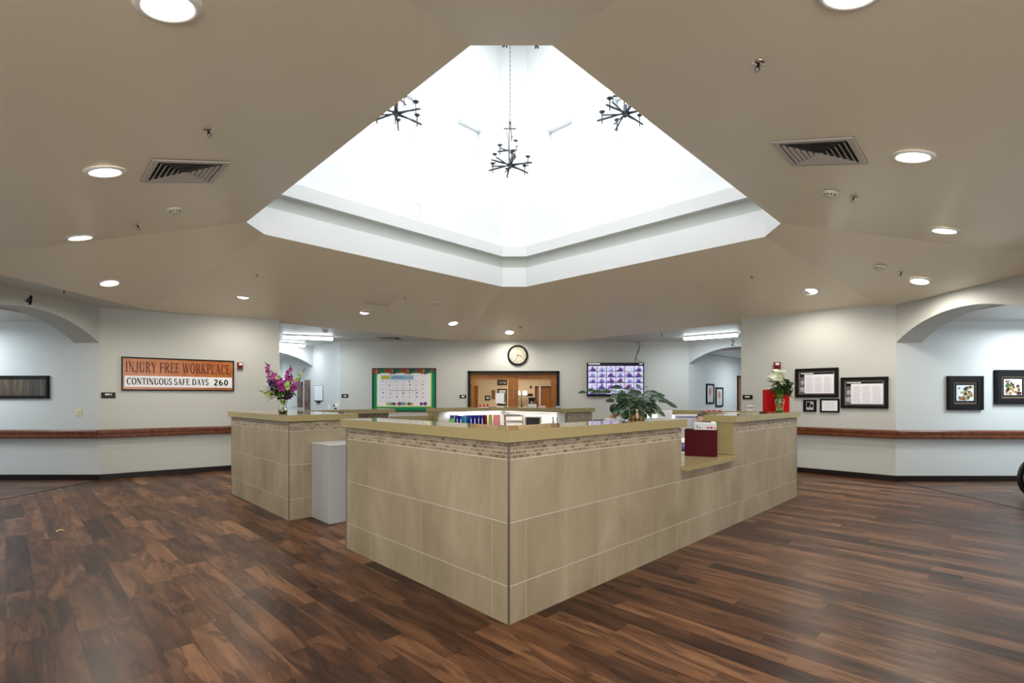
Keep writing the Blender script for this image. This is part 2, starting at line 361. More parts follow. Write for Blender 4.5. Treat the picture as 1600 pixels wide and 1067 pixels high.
# corridors
walls('wall_left', [(-13,8.50), AL], .2, 0, 3.0, WALLH); walls('wall_left', [(-7.53,6.02), (-13,6.02)], .2, 0, 3.0, WALLH)
walls('wall_right', [AR, (12.5,8.37)], .2, 0, 3.0, WALLH); walls('wall_right', [(12.5,5.89), (6.93,5.89)], .2, 0, 3.0, WALLH)
walls('wall_left', [(-13,6.0), (-13,8.5)], .2, 0, 3.0, WALLH); walls('wall_right', [(12.5,8.37), (12.5,5.89)], .2, 0, 3.0, WALLH)
walls('wall_back', [(BR[0]+.0, BR[1]), (BR[0]+5.0*q, BR[1]+5.0*q)], .2, 0, 3.0, WALLH)
walls('wall_back', [(BR[0]+2.48*q+5*q, BR[1]-2.48*q+5*q), (BR[0]+2.48*q+.3*q, BR[1]-2.48*q+.3*q)], .2, 0, 3.0, WALLH)
walls('wall_back', [(BR[0]+5*q, BR[1]+5*q), (BR[0]+7.48*q, BR[1]+2.52*q)], .2, 0, 3.0, WALLH)
walls('wall_back', [(SL[0]-2.48*q-.3*q, SL[1]-2.48*q+.3*q), (SL[0]-2.48*q-4*q, SL[1]-2.48*q+4*q)], .2, 0, 3.0, WALLH)
walls('wall_back', [(SL[0]-2.48*q-3.5*q, SL[1]-2.48*q+3.5*q), (SL[0]-3.5*q, SL[1]+3.5*q)], .2, 0, 3.0, WALLH)
walls('wall_back', [(SL[0]-3.7*q, SL[1]+3.7*q), (SL[0]-2.5*q, SL[1]+2.5*q)], .2, 0, 3.0, WALLH)
mb = MB()
mb.box((-13,6.02,HH),(-7.53,8.5,HH+.04)); mb.box((6.93,5.89,HH),(12.5,8.37,HH+.04))
mb.prism([(5.3,13.9),(6.95,12.25),(10.5,15.8),(8.8,17.5)], HH-.03, HH+.02)
mb.prism([(-6.2,15.1),(-8.8,17.7),(-10.6,15.9),(-7.9,13.2)], HH-.03, HH+.02)
struct(mb.build('ceiling', CEILW))
# front of the room, behind the camera, and the mirrored diagonals
walls('wall_left', [(-4.8,4.0), (-7.1,5.7)], .2, 0, 3.06, WALL); walls('wall_right', [(6.5,5.6), (4.71,4.0)], .2, 0, 3.06, WALL)
walls('wall_left', [(-4.8,-2.5), (-4.8,4.0)], .2, 0, 3.06, WALL); walls('wall_right', [(4.71,4.0), (4.71,-2.5)], .2, 0, 3.06, WALL)
walls('wall_front', [(4.9,-2.5), (-5.0,-2.5)], .2, 0, 3.06, WALL)
walls('wall_left', [(-7.1,5.4), (-7.1,6.05)], .3, 0, 3.06, WALL); walls('wall_right', [(6.5,5.95), (6.5,5.4)], .3, 0, 3.06, WALL)
# sloped main ceiling: chamfered square rising to the opening
HOLE = [(-.285,3.383),(.276,3.383),(3.72,6.84),(3.79,7.41),(.306,10.75),(-.209,10.75),(-3.657,7.296),(-3.65,6.79)]
BASE = [(-1.57,.68),(1.6,.68),(6.46,5.60),(6.46,8.60),(1.62,13.70),(-1.40,13.70),(-6.49,8.79),(-6.49,5.60)]
HZ = 3.83
panels = []
mb = MB()
for i in range(8):
    j = (i+1) % 8
    P = [Vector((*BASE[i], CH)), Vector((*HOLE[i], HZ)), Vector((*HOLE[j], HZ)), Vector((*BASE[j], CH))]
    mb.poly(P); panels.append(P)
    mb.poly([p+Vector((0,0,.15)) for p in reversed(P)])
struct(mb.build('ceiling', CEIL))
mb = MB()
OUT = [(-14,-3.2),(14,-3.2),(14,18.5),(-14,18.5)]
ring = [(0,[0,1]),(1,[1,2,3]),(2,[3,4,5]),(3,[5,6,7])]
def cz(p): return (*p, CH)
mb.poly([cz(OUT[0]), cz(BASE[0]), cz(BASE[1]), cz(OUT[1])]); mb.poly([cz(OUT[1]), cz(BASE[1]), cz(BASE[2])]); mb.poly([cz(OUT[1]), cz(BASE[2]), cz(BASE[3])])
mb.poly([cz(OUT[1]), cz(BASE[3]), cz(OUT[2])]); mb.poly([cz(OUT[2]), cz(BASE[3]), cz(BASE[4])]); mb.poly([cz(OUT[2]), cz(BASE[4]), cz(BASE[5]), cz(OUT[3])])
mb.poly([cz(OUT[3]), cz(BASE[5]), cz(BASE[6])]); mb.poly([cz(OUT[3]), cz(BASE[6]), cz(BASE[7])]); mb.poly([cz(OUT[3]), cz(BASE[7]), cz(OUT[0])]); mb.poly([cz(OUT[0]), cz(BASE[7]), cz(BASE[0])])
struct(mb.build('ceiling', CEILW))
def ceil_hit(px, py):
    r = ray(px, py); o = Vector((0,0,HC))
    for P in panels:
        n = (P[1]-P[0]).cross(P[3]-P[0]).normalized()
        if n.z < 0: n = -n
        t = (P[0]-o).dot(n)/r.dot(n); h = o+r*t; ins = True
        for a, b in zip(P, P[1:]+P[:1]):
            cr = (b.x-a.x)*(h.y-a.y)-(b.y-a.y)*(h.x-a.x)
            if cr > 1e-3: ins = False
        if t > 0 and ins: return h, n, (P[3]-P[0]).normalized()
    t = (CH-HC)/r.z; return o+r*t, Vector((0,0,1)), Vector((1,0,0))
def ceil_matrix(px, py, level=True):
    h, n, x = ceil_hit(px, py)
    if not level: x = Vector((1,0,0)); x = (x-n*x.dot(n)).normalized()
    y = n.cross(x)
    return Matrix(((x.x,y.x,n.x,h.x),(x.y,y.y,n.y,h.y),(x.z,y.z,n.z,h.z),(0,0,0,1)))
# the lit well over the counter: riser, shadow gap, lip, tower
def grow(pts, d):
    cx, cy = .03, 7.08; o = []
    for x, y in pts:
        L = math.hypot(x-cx, y-cy); o.append((cx+(x-cx)*(L+d)/L, cy+(y-cy)*(L+d)/L))
    return o
def ringwall(mb, pts, z0, z1, m=0):
    n = len(pts)
    for i in range(n):
        p, q_ = pts[i], pts[(i+1) % n]; mb.poly([(p[0],p[1],z0),(p[0],p[1],z1),(q_[0],q_[1],z1),(q_[0],q_[1],z0)], m)
def ringflat(mb, a, b, z, m=0):
    n = len(a)
    for i in range(n):
        j = (i+1) % n; mb.poly([(*a[i],z),(*a[j],z),(*b[j],z),(*b[i],z)], m)
H2, H3 = grow(HOLE, .16), grow(HOLE, .36)
mb = MB(); ringwall(mb, HOLE, HZ, 4.245); ringflat(mb, HOLE, H2, 4.245); struct(mb.build('trim_3', TOWER))
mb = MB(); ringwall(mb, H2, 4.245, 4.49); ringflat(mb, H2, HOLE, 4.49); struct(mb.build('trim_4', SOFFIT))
mb = MB(); ringwall(mb, HOLE, 4.49, 4.715); ringflat(mb, HOLE, H3, 4.715); struct(mb.build('trim_5', TOWER))
# tower walls with clerestory windows
TZ = 9.6; T4 = H3
wins = []
mb = MB()
for i in range(8):
    p, q_ = Vector((*T4[i], 0)), Vector((*T4[(i+1) % 8], 0)); L = (q_-p).length; d = (q_-p)/L
    if L < 1.5:
        mb.poly([p+Vector((0,0,4.715)), p+Vector((0,0,TZ)), q_+Vector((0,0,TZ)), q_+Vector((0,0,4.715))]); continue
    if i in (3,): ss = [(L-1.25, L-.58), (L-2.98, L-2.25)]
    elif i in (5,): ss = [(.58, 1.25), (2.25, 2.98)]
    else: ss = [(.58, 1.25), (2.25, 2.98)]
    ss = sorted(ss); z0, z1 = 6.32, 7.20; cuts = [0]+[c for s in ss for c in s]+[L]
    for k in range(len(cuts)-1):
        a, b = p+d*cuts[k], p+d*cuts[k+1]
        for y0, y1 in (((4.715, z0), (z1, TZ)) if k % 2 else ((4.715, TZ),)):
            mb.poly([a+Vector((0,0,y0)), a+Vector((0,0,y1)), b+Vector((0,0,y1)), b+Vector((0,0,y0))])
        if k % 2:
            o = Vector((d.y, -d.x, 0))*.14; A = [a+Vector((0,0,z0)), b+Vector((0,0,z0)), b+Vector((0,0,z1)), a+Vector((0,0,z1))]
            for e in range(4): mb.poly([A[e], A[(e+1)%4], A[(e+1)%4]+o, A[e]+o])
            wins.append([v+o for v in A])
struct(mb.build('wall_tower', TOWER))
mb = MB(); mb.poly([(*p, TZ) for p in T4]); struct(mb.build('ceiling', TOWER))
for k, A in enumerate(wins):
    mb = MB(); c = sum(A, Vector())/4; x = (A[1]-A[0]); n = x.cross(Vector((0,0,1))).normalized()*.01
    mb.poly([v for v in A]); wo = struct(mb.build('window_%d' % (k+1), THIN))
    f = MB(); wd = x.length; M = Matrix.Translation(A[0]) @ Matrix.Rotation(math.atan2(x.y, x.x), 4, 'Z'); h = .88
    for a, b in (((0,-.02,0),(.035,.02,h)), ((wd-.035,-.02,0),(wd,.02,h)), ((0,-.02,0),(wd,.02,.035)), ((0,-.02,h-.035),(wd,.02,h))): f.box(a, b, 0, M)
    f.build('window_frame', mat('window_frame_paint', (.70, .72, .80), .4) if k == 0 else bpy.data.materials['window_frame_paint'], wo)
# cove lights hidden on the ledge of the well
for i in range(0, 8):
    p, q_ = Vector((*grow(HOLE, .2)[i], 4.76)), Vector((*grow(HOLE, .2)[(i+1) % 8], 4.76))
    if (q_-p).length < 1.5: continue
    c = (p+q_)/2; a = math.atan2(q_.y-p.y, q_.x-p.x)
    area('cove_light', c, (q_-p).length, COVE_P, DAY, (PI, 0, -a), .12)
# baseboards
def base(name, P, Q, m=BASEB):
    d = Vector((Q[0]-P[0], Q[1]-P[1])); L = d.length; a = math.atan2(d.y, d.x)
    mb = MB(); mb.box((0,-.012,0),(L,.001,.095)); mb.box((0,-.018,0),(L,.001,.012))
    struct(mb.build(name, m, matrix=TR(P[0], P[1], 0, a)))
base('baseboard_left', AL, EL); base('baseboard_right', ER, AR); base('baseboard_back', BL, (DX0, 13.7)); base('baseboard_back', (DX1,13.7), BR)
base('baseboard_left', (-13,8.5), AL); base('baseboard_right', AR, (12.5,8.37)); base('baseboard_left', SL, BL); base('baseboard_back', BR, (BR[0]+5*q, BR[1]+5*q))
base('baseboard_left', (SL[0]-2.5*q, SL[1]+2.5*q), SL); base('baseboard_right', (6.60,12.02), (ER[0]+.03, ER[1]+.03))

# made-up glowing glazing behind the camera, added to brighten the ceiling
GLOW = mat('added_glow_pane', (1,1,1), .5, emit=(.94,.97,1.0), es=1.2)
for k in range(4):
    x = -3.2+1.6*k; mb = MB(); mb.box((x+.05,-2.40,.30),(x+1.55,-2.39,2.60)); wo = struct(mb.build('window_%d' % (40+k), GLOW))  # added emissive panes, no window known on this side
    fm = MB()
    for a, b in (((x,-2.46,.25),(x+.06,-2.36,2.65)), ((x+1.54,-2.46,.25),(x+1.60,-2.36,2.65)), ((x,-2.46,.25),(x+1.6,-2.36,.31)), ((x,-2.46,2.59),(x+1.6,-2.36,2.65))): fm.box(a, b)
    fm.build('window_frame', STEEL, wo)
# ================================================================ the square reception counter
KA = math.atan2(.6983, .7158)
K = TR(-.02, 3.08, 0, KA)                       # its own axes: a along the right arm, b along the left arm
def kp(a, b, z=0): return K @ Vector((a, b, z))
def km(a, b, z=0, turn=0): return K @ TR(a, b, z, turn)
KLOC = (-.02, 3.08, 0)
TZ1, TZ2, SZ0, SZ1 = 1.034, 1.132, 1.142, 1.217
def counter(label, boxes, trims, lows=(), inner=()):
    t = thing('reception_counter', label, 'counter', K)
    for a0, b0, a1, b1 in boxes:
        mb = MB(); mb.box((a0,b0,0),(a1,b1,TZ1)); mb.build('tiled_panel', TILE, t)
        mb = MB(); mb.box((a0,b0,TZ1),(a1,b1,TZ2)); mb.build('mosaic_band', MOSA, t)
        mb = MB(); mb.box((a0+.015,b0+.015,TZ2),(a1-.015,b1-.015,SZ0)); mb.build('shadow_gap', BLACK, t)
    for a0, b0, a1, b1, z in lows: mb = MB(); mb.box((a0,b0,0),(a1,b1,z)); mb.build('tiled_panel', TILE, t)
    for a, b in trims:
        m2 = MB(); m2.box((a-.004,b-.004,0),(a+.006,b+.006,TZ2)); m2.build('corner_trim', TRIMM, t)
    for a0, b0, z0, a1, b1, z1 in inner:
        m2 = MB(); m2.box((a0,b0,z0),(a1,b1,z1)); m2.build('inner_panel', WHITE, t)
    return t
counter('long tiled reception counter nearest the camera, with a low transaction ledge on its right',
        [(0,0,.2,2.21),(.2,0,2.26,.2),(3.51,0,5.73,.2),(5.53,.2,5.73,2.5)], [(0,0),(0,2.204),(5.724,0)], [(2.26,0,3.51,.2,.731)], [(.2,.2,0,2.26,.215,1.13),(5.515,.2,0,5.53,2.5,1.14)])
counter('tiled reception counter block on the left under the vase of purple flowers',
        [(0,3.66,.8,5.92),(.8,5.72,2.50,5.92)], [(0,3.66),(0,5.914)])
counter('far corner section of the reception counter below the wall clock, open lit shelf inside',
        [(3.51,5.72,5.53,5.92),(5.53,3.6,5.73,5.92),(4.96,3.6,5.53,3.66)], [(4.964,3.6)], (), [(3.54,5.70,.77,5.36,5.72,1.14),(5.36,3.70,.77,5.38,5.72,1.14),(4.80,3.64,0,4.96,3.70,1.14)])
def slab(label, pts, cheeks=(), z0=SZ0, z1=SZ1, name='counter_worktop'):
    mb = MB(); mb.prism(pts, z0, z1, 0, None, 1)
    t = thing(name, label, 'worktop', K)
    o = mb.build('slab', [QUARTZ, QUARTZE], t)
    for a0, b0, c0, a1, b1, c1 in cheeks:
        m2 = MB(); m2.bbox((a0,b0,c0),(a1,b1,c1), .003); m2.build('cheek_panel', QUARTZE, t)
    return t
slab('polished yellow quartz worktop with the sharp corner pointing at the camera', [(-.04,-.04),(2.30,-.04),(2.30,.336),(.336,.336),(.336,2.25),(-.04,2.25)])
slab('low yellow quartz transaction ledge holding the dark red file box', [(2.265,-.06),(3.478,-.06),(3.478,.5),(2.265,.5)], (), .731, .776)
slab('yellow quartz worktop carrying the white lilies and the bright red box', [(3.46,-.04),(5.77,-.04),(5.77,2.54),(5.40,2.54),(5.40,.336),(3.46,.336)], [(3.478,.0,.777,3.508,.202,SZ0)])
slab('yellow quartz worktop under the purple flowers on the left counter block', [(-.04,3.62),(.84,3.62),(.84,5.58),(2.55,5.58),(2.55,5.96),(-.04,5.96)])
slab('yellow quartz worktop of the far corner section in front of the double doors', [(3.47,5.58),(4.78,5.58),(4.78,3.56),(5.77,3.56),(5.77,5.96),(3.47,5.96)], [(3.478,5.60,0,3.508,5.90,SZ0)])
t = thing('low_gate', 'low yellow gate panel in the gap below the green bulletin board', 'gate', K)
m2 = MB(); m2.bbox((2.56,5.74,.06),(3.46,5.78,1.075), .004); m2.build('gate_panel', QUARTZE, t); m2 = MB(); m2.box((2.50,5.75,.2),(2.56,5.77,.9)); m2.build('hinge', STEEL, t)
def desk(label, a0, b0, a1, b1, z=.76):
    t = thing('desk', label, 'desk', K)
    m2 = MB(); m2.bbox((a0,b0,z-.03),(a1,b1,z), .004); m2.build('desktop', mat('desk_laminate', (.62, .60, .55), .4) if 'desk_laminate' not in bpy.data.materials else bpy.data.materials['desk_laminate'], t)
    for a, b in ((a0+.03,b0+.03),(a1-.07,b0+.03),(a0+.03,b1-.07),(a1-.07,b1-.07)):
        m2 = MB(); m2.box((a,b,0),(a+.04,b+.04,z-.03)); m2.build('leg', STEEL, t)
desk('pale desk inside the far left wing holding the blue binders', 3.56, 5.05, 4.68, 5.69)
desk('pale desk inside the far right wing holding the laptop and letter trays', 4.70, 3.72, 5.35, 5.69)
desk('pale desk along the right arm behind the white monitor', 4.80, .75, 5.50, 2.45)
desk('pale desk behind the low ledge in front of the seated person in blue', 2.5, .52, 3.75, 1.15, .74)
STRIPW = mat('strip_lens', (1,1,1), .5, emit=(1,.95,.86), es=3)
def strip_light(label, a0, b0, a1, b1, z, power):
    t = thing('shelf_light', label, 'light', K)
    m2 = MB(); m2.box((a0,b0,z-.012),(a1,b1,z)); m2.build('housing', WHITE, t)
    m2 = MB(); m2.box((a0+.004,b0+.004,z-.022),(a1-.004,b1-.004,z-.012)); m2.build('lens', STRIPW, t)
    l = bpy.data.lights.new('tube', 'AREA'); l.energy = power; l.color = (1, .93, .84); l.shape = 'RECTANGLE'; l.size = a1-a0; l.size_y = b1-b0
    o = bpy.data.objects.new('tube', l); C.objects.link(o); o.parent = t; o.location = ((a0+a1)/2, (b0+b1)/2, z-.025)
strip_light('slim light strip above the blue binders in the far counter', 3.75, 5.60, 5.2, 5.65, SZ0, 1.6)
strip_light('slim light strip above the laptop in the far counter', 5.18, 3.85, 5.23, 5.5, SZ0, 2.2)
strip_light('slim light strip under the worktop behind the white monitor', 5.44, .8, 5.49, 2.4, SZ0, 1.6)
# grey cabinet standing in the gap
t = thing('pedestal_cabinet', 'plain light grey pedestal cabinet standing in the gap between the counter blocks', 'cabinet', km(.258, 3.165))
m2 = MB(); m2.bbox((0,0,0),(.62,.485,.872), .004); m2.build('body', GREY, t)
m2 = MB(); m2.bbox((-.004,-.004,.872),(.624,.489,.888), .003); m2.build('lid', mat('grey_lid', (.48, .49, .50), .25), t)
m2 = MB(); m2.lathe([(0,.0),(.014,.0),(.016,.012),(.010,.02),(.0,.022)], 12, 0, Matrix.Translation((.30,.12,.889))); m2.build('knob', BLACK, t)
# ---------------------------------------------------------------- lettering: a stroke alphabet with serifs
TH_, TN_ = .21, .085
def gstroke(a, b, w, ser=True): return ('L', a, b, w)
GL = {
 'I': (.42, [('L',(.21,0),(.21,1),TH_)], [(.05,.37,0),(.05,.37,1)]),
 'N': (.92, [('L',(.17,0),(.17,1),TN_),('L',(.75,0),(.75,1),TN_),('L',(.15,1),(.75,.0),TH_)], [(.03,.31,0),(.0,.25,1),(.61,.89,1)]),
 'J': (.56, [('L',(.36,1),(.36,.22),TH_),('A',.20,.20,.16,.18,180,360)], [(.2,.52,1)]),
 'U': (.88, [('L',(.20,1),(.20,.30),TH_),('L',(.70,1),(.70,.30),TN_),('A',.45,.30,.25,.28,180,360)], [(.04,.36,1),(.56,.84,1)]),
 'R': (.86, [('L',(.20,0),(.20,1),TH_),('A',.38,.75,.25,.23,-90,90),('L',(.2,.98),(.40,.98),TN_),('L',(.2,.52),(.40,.52),TN_),('L',(.42,.52),(.74,0),TH_)], [(.04,.36,0),(.04,.24,1),(.62,.86,0)]),
 'Y': (.86, [('L',(.12,1),(.43,.48),TH_),('L',(.74,1),(.43,.48),TN_),('L',(.43,.5),(.43,0),TH_)], [(.0,.28,1),(.60,.86,1),(.27,.59,0)]),
 'F': (.72, [('L',(.20,0),(.20,1),TH_),('L',(.2,.97),(.64,.97),TN_),('L',(.2,.52),(.52,.52),TN_),('L',(.64,1),(.64,.76),TN_),('L',(.52,.64),(.52,.40),TN_)], [(.04,.36,0),(.04,.2,1)]),
 'E': (.76, [('L',(.20,0),(.20,1),TH_),('L',(.2,.97),(.66,.97),TN_),('L',(.2,.52),(.52,.52),TN_),('L',(.2,.03),(.70,.03),TN_),('L',(.66,1),(.66,.78),TN_),('L',(.52,.63),(.52,.41),TN_),('L',(.70,0),(.70,.24),TN_)], [(.04,.2,0),(.04,.2,1)]),
 'W': (1.2, [('L',(.12,1),(.36,0),TH_),('L',(.36,0),(.58,1),TN_),('L',(.56,1),(.82,0),TH_),('L',(.82,0),(1.06,1),TN_)], [(.0,.28,1),(.92,1.2,1)]),
 'O': (.90, [('A',.45,.5,.34,.48,0,360)], []),
 'K': (.88, [('L',(.20,0),(.20,1),TH_),('L',(.28,.42),(.72,1),TN_),('L',(.38,.56),(.74,0),TH_)], [(.04,.36,0),(.04,.36,1),(.60,.88,0),(.58,.84,1)]),
 'P': (.74, [('L',(.20,0),(.20,1),TH_),('A',.38,.73,.25,.25,-90,90),('L',(.2,.98),(.40,.98),TN_),('L',(.2,.48),(.40,.48),TN_)], [(.04,.38,0),(.04,.2,1)]),
 'L': (.72, [('L',(.20,0),(.20,1),TH_),('L',(.2,.03),(.66,.03),TN_),('L',(.66,0),(.66,.26),TN_)], [(.04,.36,1),(.04,.2,0)]),
 'A': (.90, [('L',(.17,0),(.45,1),TN_),('L',(.43,1),(.74,0),TH_),('L',(.27,.34),(.60,.34),TN_)], [(.04,.30,0),(.60,.88,0)]),
 'C': (.82, [('A',.45,.5,.34,.48,48,312),('L',(.70,.98),(.70,.70),TN_)], []),
 'T': (.78, [('L',(.39,0),(.39,1),TH_),('L',(.07,.97),(.71,.97),TN_),('L',(.07,1),(.07,.74),TN_),('L',(.71,1),(.71,.74),TN_)], [(.23,.55,0)]),
 'S': (.64, [('A',.31,.75,.21,.23,30,270),('A',.31,.27,.23,.25,-150,90),('L',(.52,.98),(.52,.74),TN_),('L',(.07,.02),(.07,.28),TN_)], []),
 'D': (.90, [('L',(.20,0),(.20,1),TH_),('A',.40,.5,.38,.47,-90,90),('L',(.2,.97),(.42,.97),TN_),('L',(.2,.03),(.42,.03),TN_)], [(.04,.2,0),(.04,.2,1)]),
 '2': (.66, [('A',.30,.74,.19,.20,-20,170),('L',(.47,.66),(.12,.08),.12),('L',(.10,.07),(.54,.07),.15)], []),
 '6': (.66, [('A',.31,.30,.19,.22,0,360),('A',.42,.42,.32,.50,100,190)], []),
 '0': (.66, [('A',.31,.5,.19,.43,0,360)], []),
 '4': (.70, [('L',(.44,0),(.44,1),.24),('L',(.42,1),(.06,.32),.15),('L',(.04,.30),(.62,.30),.17)], [(.26,.60,0)]),
 ' ': (.34, [], []),
}
def glyph_text(mb, text, x0, z0, h, y, M=None, stretch=1.0, m=0, slant=0.0, uniform=None, track=.04):
    X = 0
    def P(px, pz): return ((x0 + (X + px + slant*pz)*h*stretch), y, z0 + pz*h)
    def seg(a, b, w):
        d = Vector((b[0]-a[0], b[1]-a[1])); L = d.length; d.normalize(); n = Vector((-d.y, d.x))*w/2
        mb.poly([P(a[0]-n.x,a[1]-n.y), P(b[0]-n.x,b[1]-n.y), P(b[0]+n.x,b[1]+n.y), P(a[0]+n.x,a[1]+n.y)], m, None, False, M)
    for ch in text:
        wd, st, ser = GL[ch]
        for s in st:
            if s[0] == 'L':
                a, b, w_ = s[1:]
                if abs(a[0]-b[0]) > abs(a[1]-b[1])*.25: seg(a, b, uniform or w_)
                else:   # cut square at top and bottom
                    w2 = (uniform or w_)/2
                    q4 = [P(a[0]-w2,a[1]), P(a[0]+w2,a[1]), P(b[0]+w2,b[1]), P(b[0]-w2,b[1])]
                    mb.poly(q4, m, None, False, M)
            else:
                cx, cz_, rx, rz, a0, a1 = s[1:]; n = max(5, int(abs(a1-a0)/15))
                for k in range(n):
                    t0, t1 = R(a0+(a1-a0)*k/n), R(a0+(a1-a0)*(k+1)/n)
                    f = lambda t, o: P(cx+(rx+o*((uniform or (TN_+(TH_-TN_)*abs(math.cos(t)))))/2)*math.cos(t), cz_+(rz+o*((uniform or (TN_+(TH_-TN_)*abs(math.cos(t)))))/2)*math.sin(t))
                    mb.poly([f(t0,-1), f(t0,1), f(t1,1), f(t1,-1)], m, None, False, M)
        if not uniform:
            for a, b, z in ser:
                z2 = z+(.055 if z == 0 else -.055); mb.poly([P(a,z), P(b,z), P(b,z2), P(a,z2)], m, None, False, M)
        X += wd + track
    return X*h*stretch
def text_width(text, h, stretch=1.0, track=.04): return sum(GL[c][0]+track for c in text)*h*stretch
# ---------------------------------------------------------------- wall-hung things
WL, WR_, WB = (AL, EL), (ER, AR), (BL, BR)
WLC, WRC = ((-13,8.50), AL), (AR, (12.5,8.37))
W3 = ((SL[0]-1.5, SL[1]+1.5), BL); W2 = (BR, (BR[0]+3, BR[1]+3)); W2A = (BR, (BR[0]+2*q, BR[1]-2*q))
def wall_box(x0, x1, yt, yb, wall):
    # pixel box (measured at its left edge) -> matrix of its lower left corner on the wall, width, height
    P0, P1 = wall; A = on_wall(x0, yb, P0, P1); T = on_wall(x0, yt, P0, P1); B = on_wall(x1, yb, P0, P1)
    ang = math.atan2(P1[1]-P0[1], P1[0]-P0[0])
    return TR(A.x, A.y, A.z, ang), math.hypot(B.x-A.x, B.y-A.y), T.z-A.z
def frame_mb(w_, h_, fw, dp, prof=True, m=0):
    mb = MB()
    for (a, b) in (((0,0),(w_,fw)),((0,h_-fw),(w_,h_)),((0,fw),(fw,h_-fw)),((w_-fw,fw),(w_,h_-fw))):
        mb.box((a[0],-dp,a[1]),(b[0],0,b[1]), m)
    if prof:
        g = fw*.22
        for (a, b) in (((g,g),(w_-g,g*1.8)),((g,h_-g*1.8),(w_-g,h_-g)),((g,g*1.8),(g*1.8,h_-g*1.8)),((w_-g*1.8,g*1.8),(w_-g,h_-g*1.8))):
            mb.box((a[0],-dp-.006,a[1]),(b[0],-dp,b[1]), m)
    return mb
def panel(x0, z0, x1, z1, y0, y1, m=0, mb=None):
    mb = mb or MB(); mb.box((x0, min(y0,y1), z0), (x1, max(y0,y1), z1), m); return mb
# injury free workplace sign
M_, w_, h_ = wall_box(189.5, 365.5, 557, 609.9, WL)
t = thing('wall_sign', 'long orange framed sign reading INJURY FREE WORKPLACE on the left wall', 'sign', M_)
frame_mb(w_, h_, .022, .03, False).build('sign_frame', BLACK, t)
ORNG = mat('orange_wood', (.36, .105, .020), .22, var=(7, (.45, .155, .036), .35, .7))
panel(.02, .02, w_-.02, h_-.02, -.018, 0).build('sign_board', ORNG, t)
panel(.045, .062, w_-.035, .285*h_/.594*0+.262, -.024, -.018).build('white_strip', PAPER, t, 'white lower strip')
panel(w_-.40, .072, w_-.09, .235, -.027, -.024).build('number_plate', WHITE, t)
mb = MB(); tw = text_width('INJURY FREE WORKPLACE', 1); s_ = (w_-.12)/(tw*.185); glyph_text(mb, 'INJURY FREE WORKPLACE', .055, .325, .185, -.0195, None, s_); mb.build('lettering', mat('maroon_letter', (.12, .012, .006), .4), t)
mb = MB(); tw = text_width('CONTINUOUS SAFE DAYS', 1); s_ = (w_-.50)/(tw*.115); glyph_text(mb, 'CONTINUOUS SAFE DAYS', .075, .108, .115, -.0255, None, s_); mb.build('lettering', BLACK, t)
mb = MB(); glyph_text(mb, '260', w_-.345, .105, .115, -.0285, None, 1.05, uniform=.19); mb.build('number', BLACK, t)
# door signs
def room_sign(label, box, wall, bars):
    M_, w_, h_ = wall_box(*box, wall); t = thing('room_sign', label, 'sign', M_)
    mb = MB(); mb.bbox((0,-h_*0-.012,0),(w_,0,h_), .003); mb.build('plate', BASEB, t)
    mb = MB()
    for a, b, c, d in bars: mb.box((w_*a,-.0135,h_*c),(w_*b,-.012,h_*d))
    mb.build('raised_text', WHITE, t)
room_sign('small dark room sign below the orange workplace sign', (158, 180.5, 613, 622, ), WL, [(.28,.32,.5,.8),(.33,.40,.5,.8),(.42,.46,.5,.8),(.48,.52,.5,.8),(.53,.60,.5,.8),(.68,.74,.5,.8)])
room_sign('small dark room sign left of the green bulletin board', (534, 544.3, 615.7, 621.2), WB, [(.3,.75,.35,.65)])
room_sign('small dark room sign left of the double doors', (718, 728.3, 617, 622), WB, [(.3,.75,.3,.75)])
room_sign('small dark room sign beside the red box on the right wall', (1160.5, 1176, 617, 623.7), WR_, [(.25,.36,.4,.7),(.38,.50,.4,.7),(.52,.60,.4,.7),(.62,.72,.4,.7)])
def alarm(label, box, wall):
    M_, w_, h_ = wall_box(*box, wall); t = thing('fire_alarm', label, 'fire alarm', M_)
    mb = MB(); mb.bbox((0,-.045,0),(w_,0,h_), .005); mb.build('housing', mat('alarm_red', (.20, .006, .008), .3) if 'alarm_red' not in bpy.data.materials else bpy.data.materials['alarm_red'], t)
    mb = MB(); mb.bbox((w_*.30,-.06,h_*.55),(w_*.88,-.045,h_*.88), .003); mb.build('strobe', WHITE, t)
    mb = MB()
    for k in range(4): mb.box((w_*.2,-.047,h_*(.12+.09*k)),(w_*.8,-.045,h_*(.15+.09*k)))
    mb.build('speaker_grille', BLACK, t)
alarm('dark red fire alarm strobe right of the orange sign', (370.2, 379.3, 566, 576.6), WL)
alarm('dark red fire alarm strobe above the white lilies', (1210, 1220.3, 566, 577), WR_)
# light switches
def plate(label, box, wall, m=CREAM, name='light_switch'):
    M_, w_, h_ = wall_box(*box, wall); t = thing(name, label, 'switch', M_)
    mb = MB(); mb.bbox((0,-.008,0),(w_,0,h_), .002); mb.build('cover_plate', m, t)
    mb = MB(); mb.bbox((w_*.38,-.016,h_*.36),(w_*.62,-.008,h_*.64), .002); mb.build('toggle', m, t)
plate('cream light switch under the left archway by the striped picture', (119.5, 127.8, 638.5, 649.5), WLC)
plate('small white switch right of the clipboard', (512.5, 516, 632.5, 639), W3, WHITE)
plate('small cream switch left of the tall pictures behind the purple flowers', (458.5, 462, 631.5, 637), ((-9.0,17.93), W3[1]), CREAM)
plate('upper white wall plate beside the red box', (1167.5, 1177, 633, 636), WR_, WHITE, 'wall_plate')
plate('lower white wall plate beside the red box', (1167.5, 1177, 639.5, 642), WR_, WHITE, 'wall_plate')
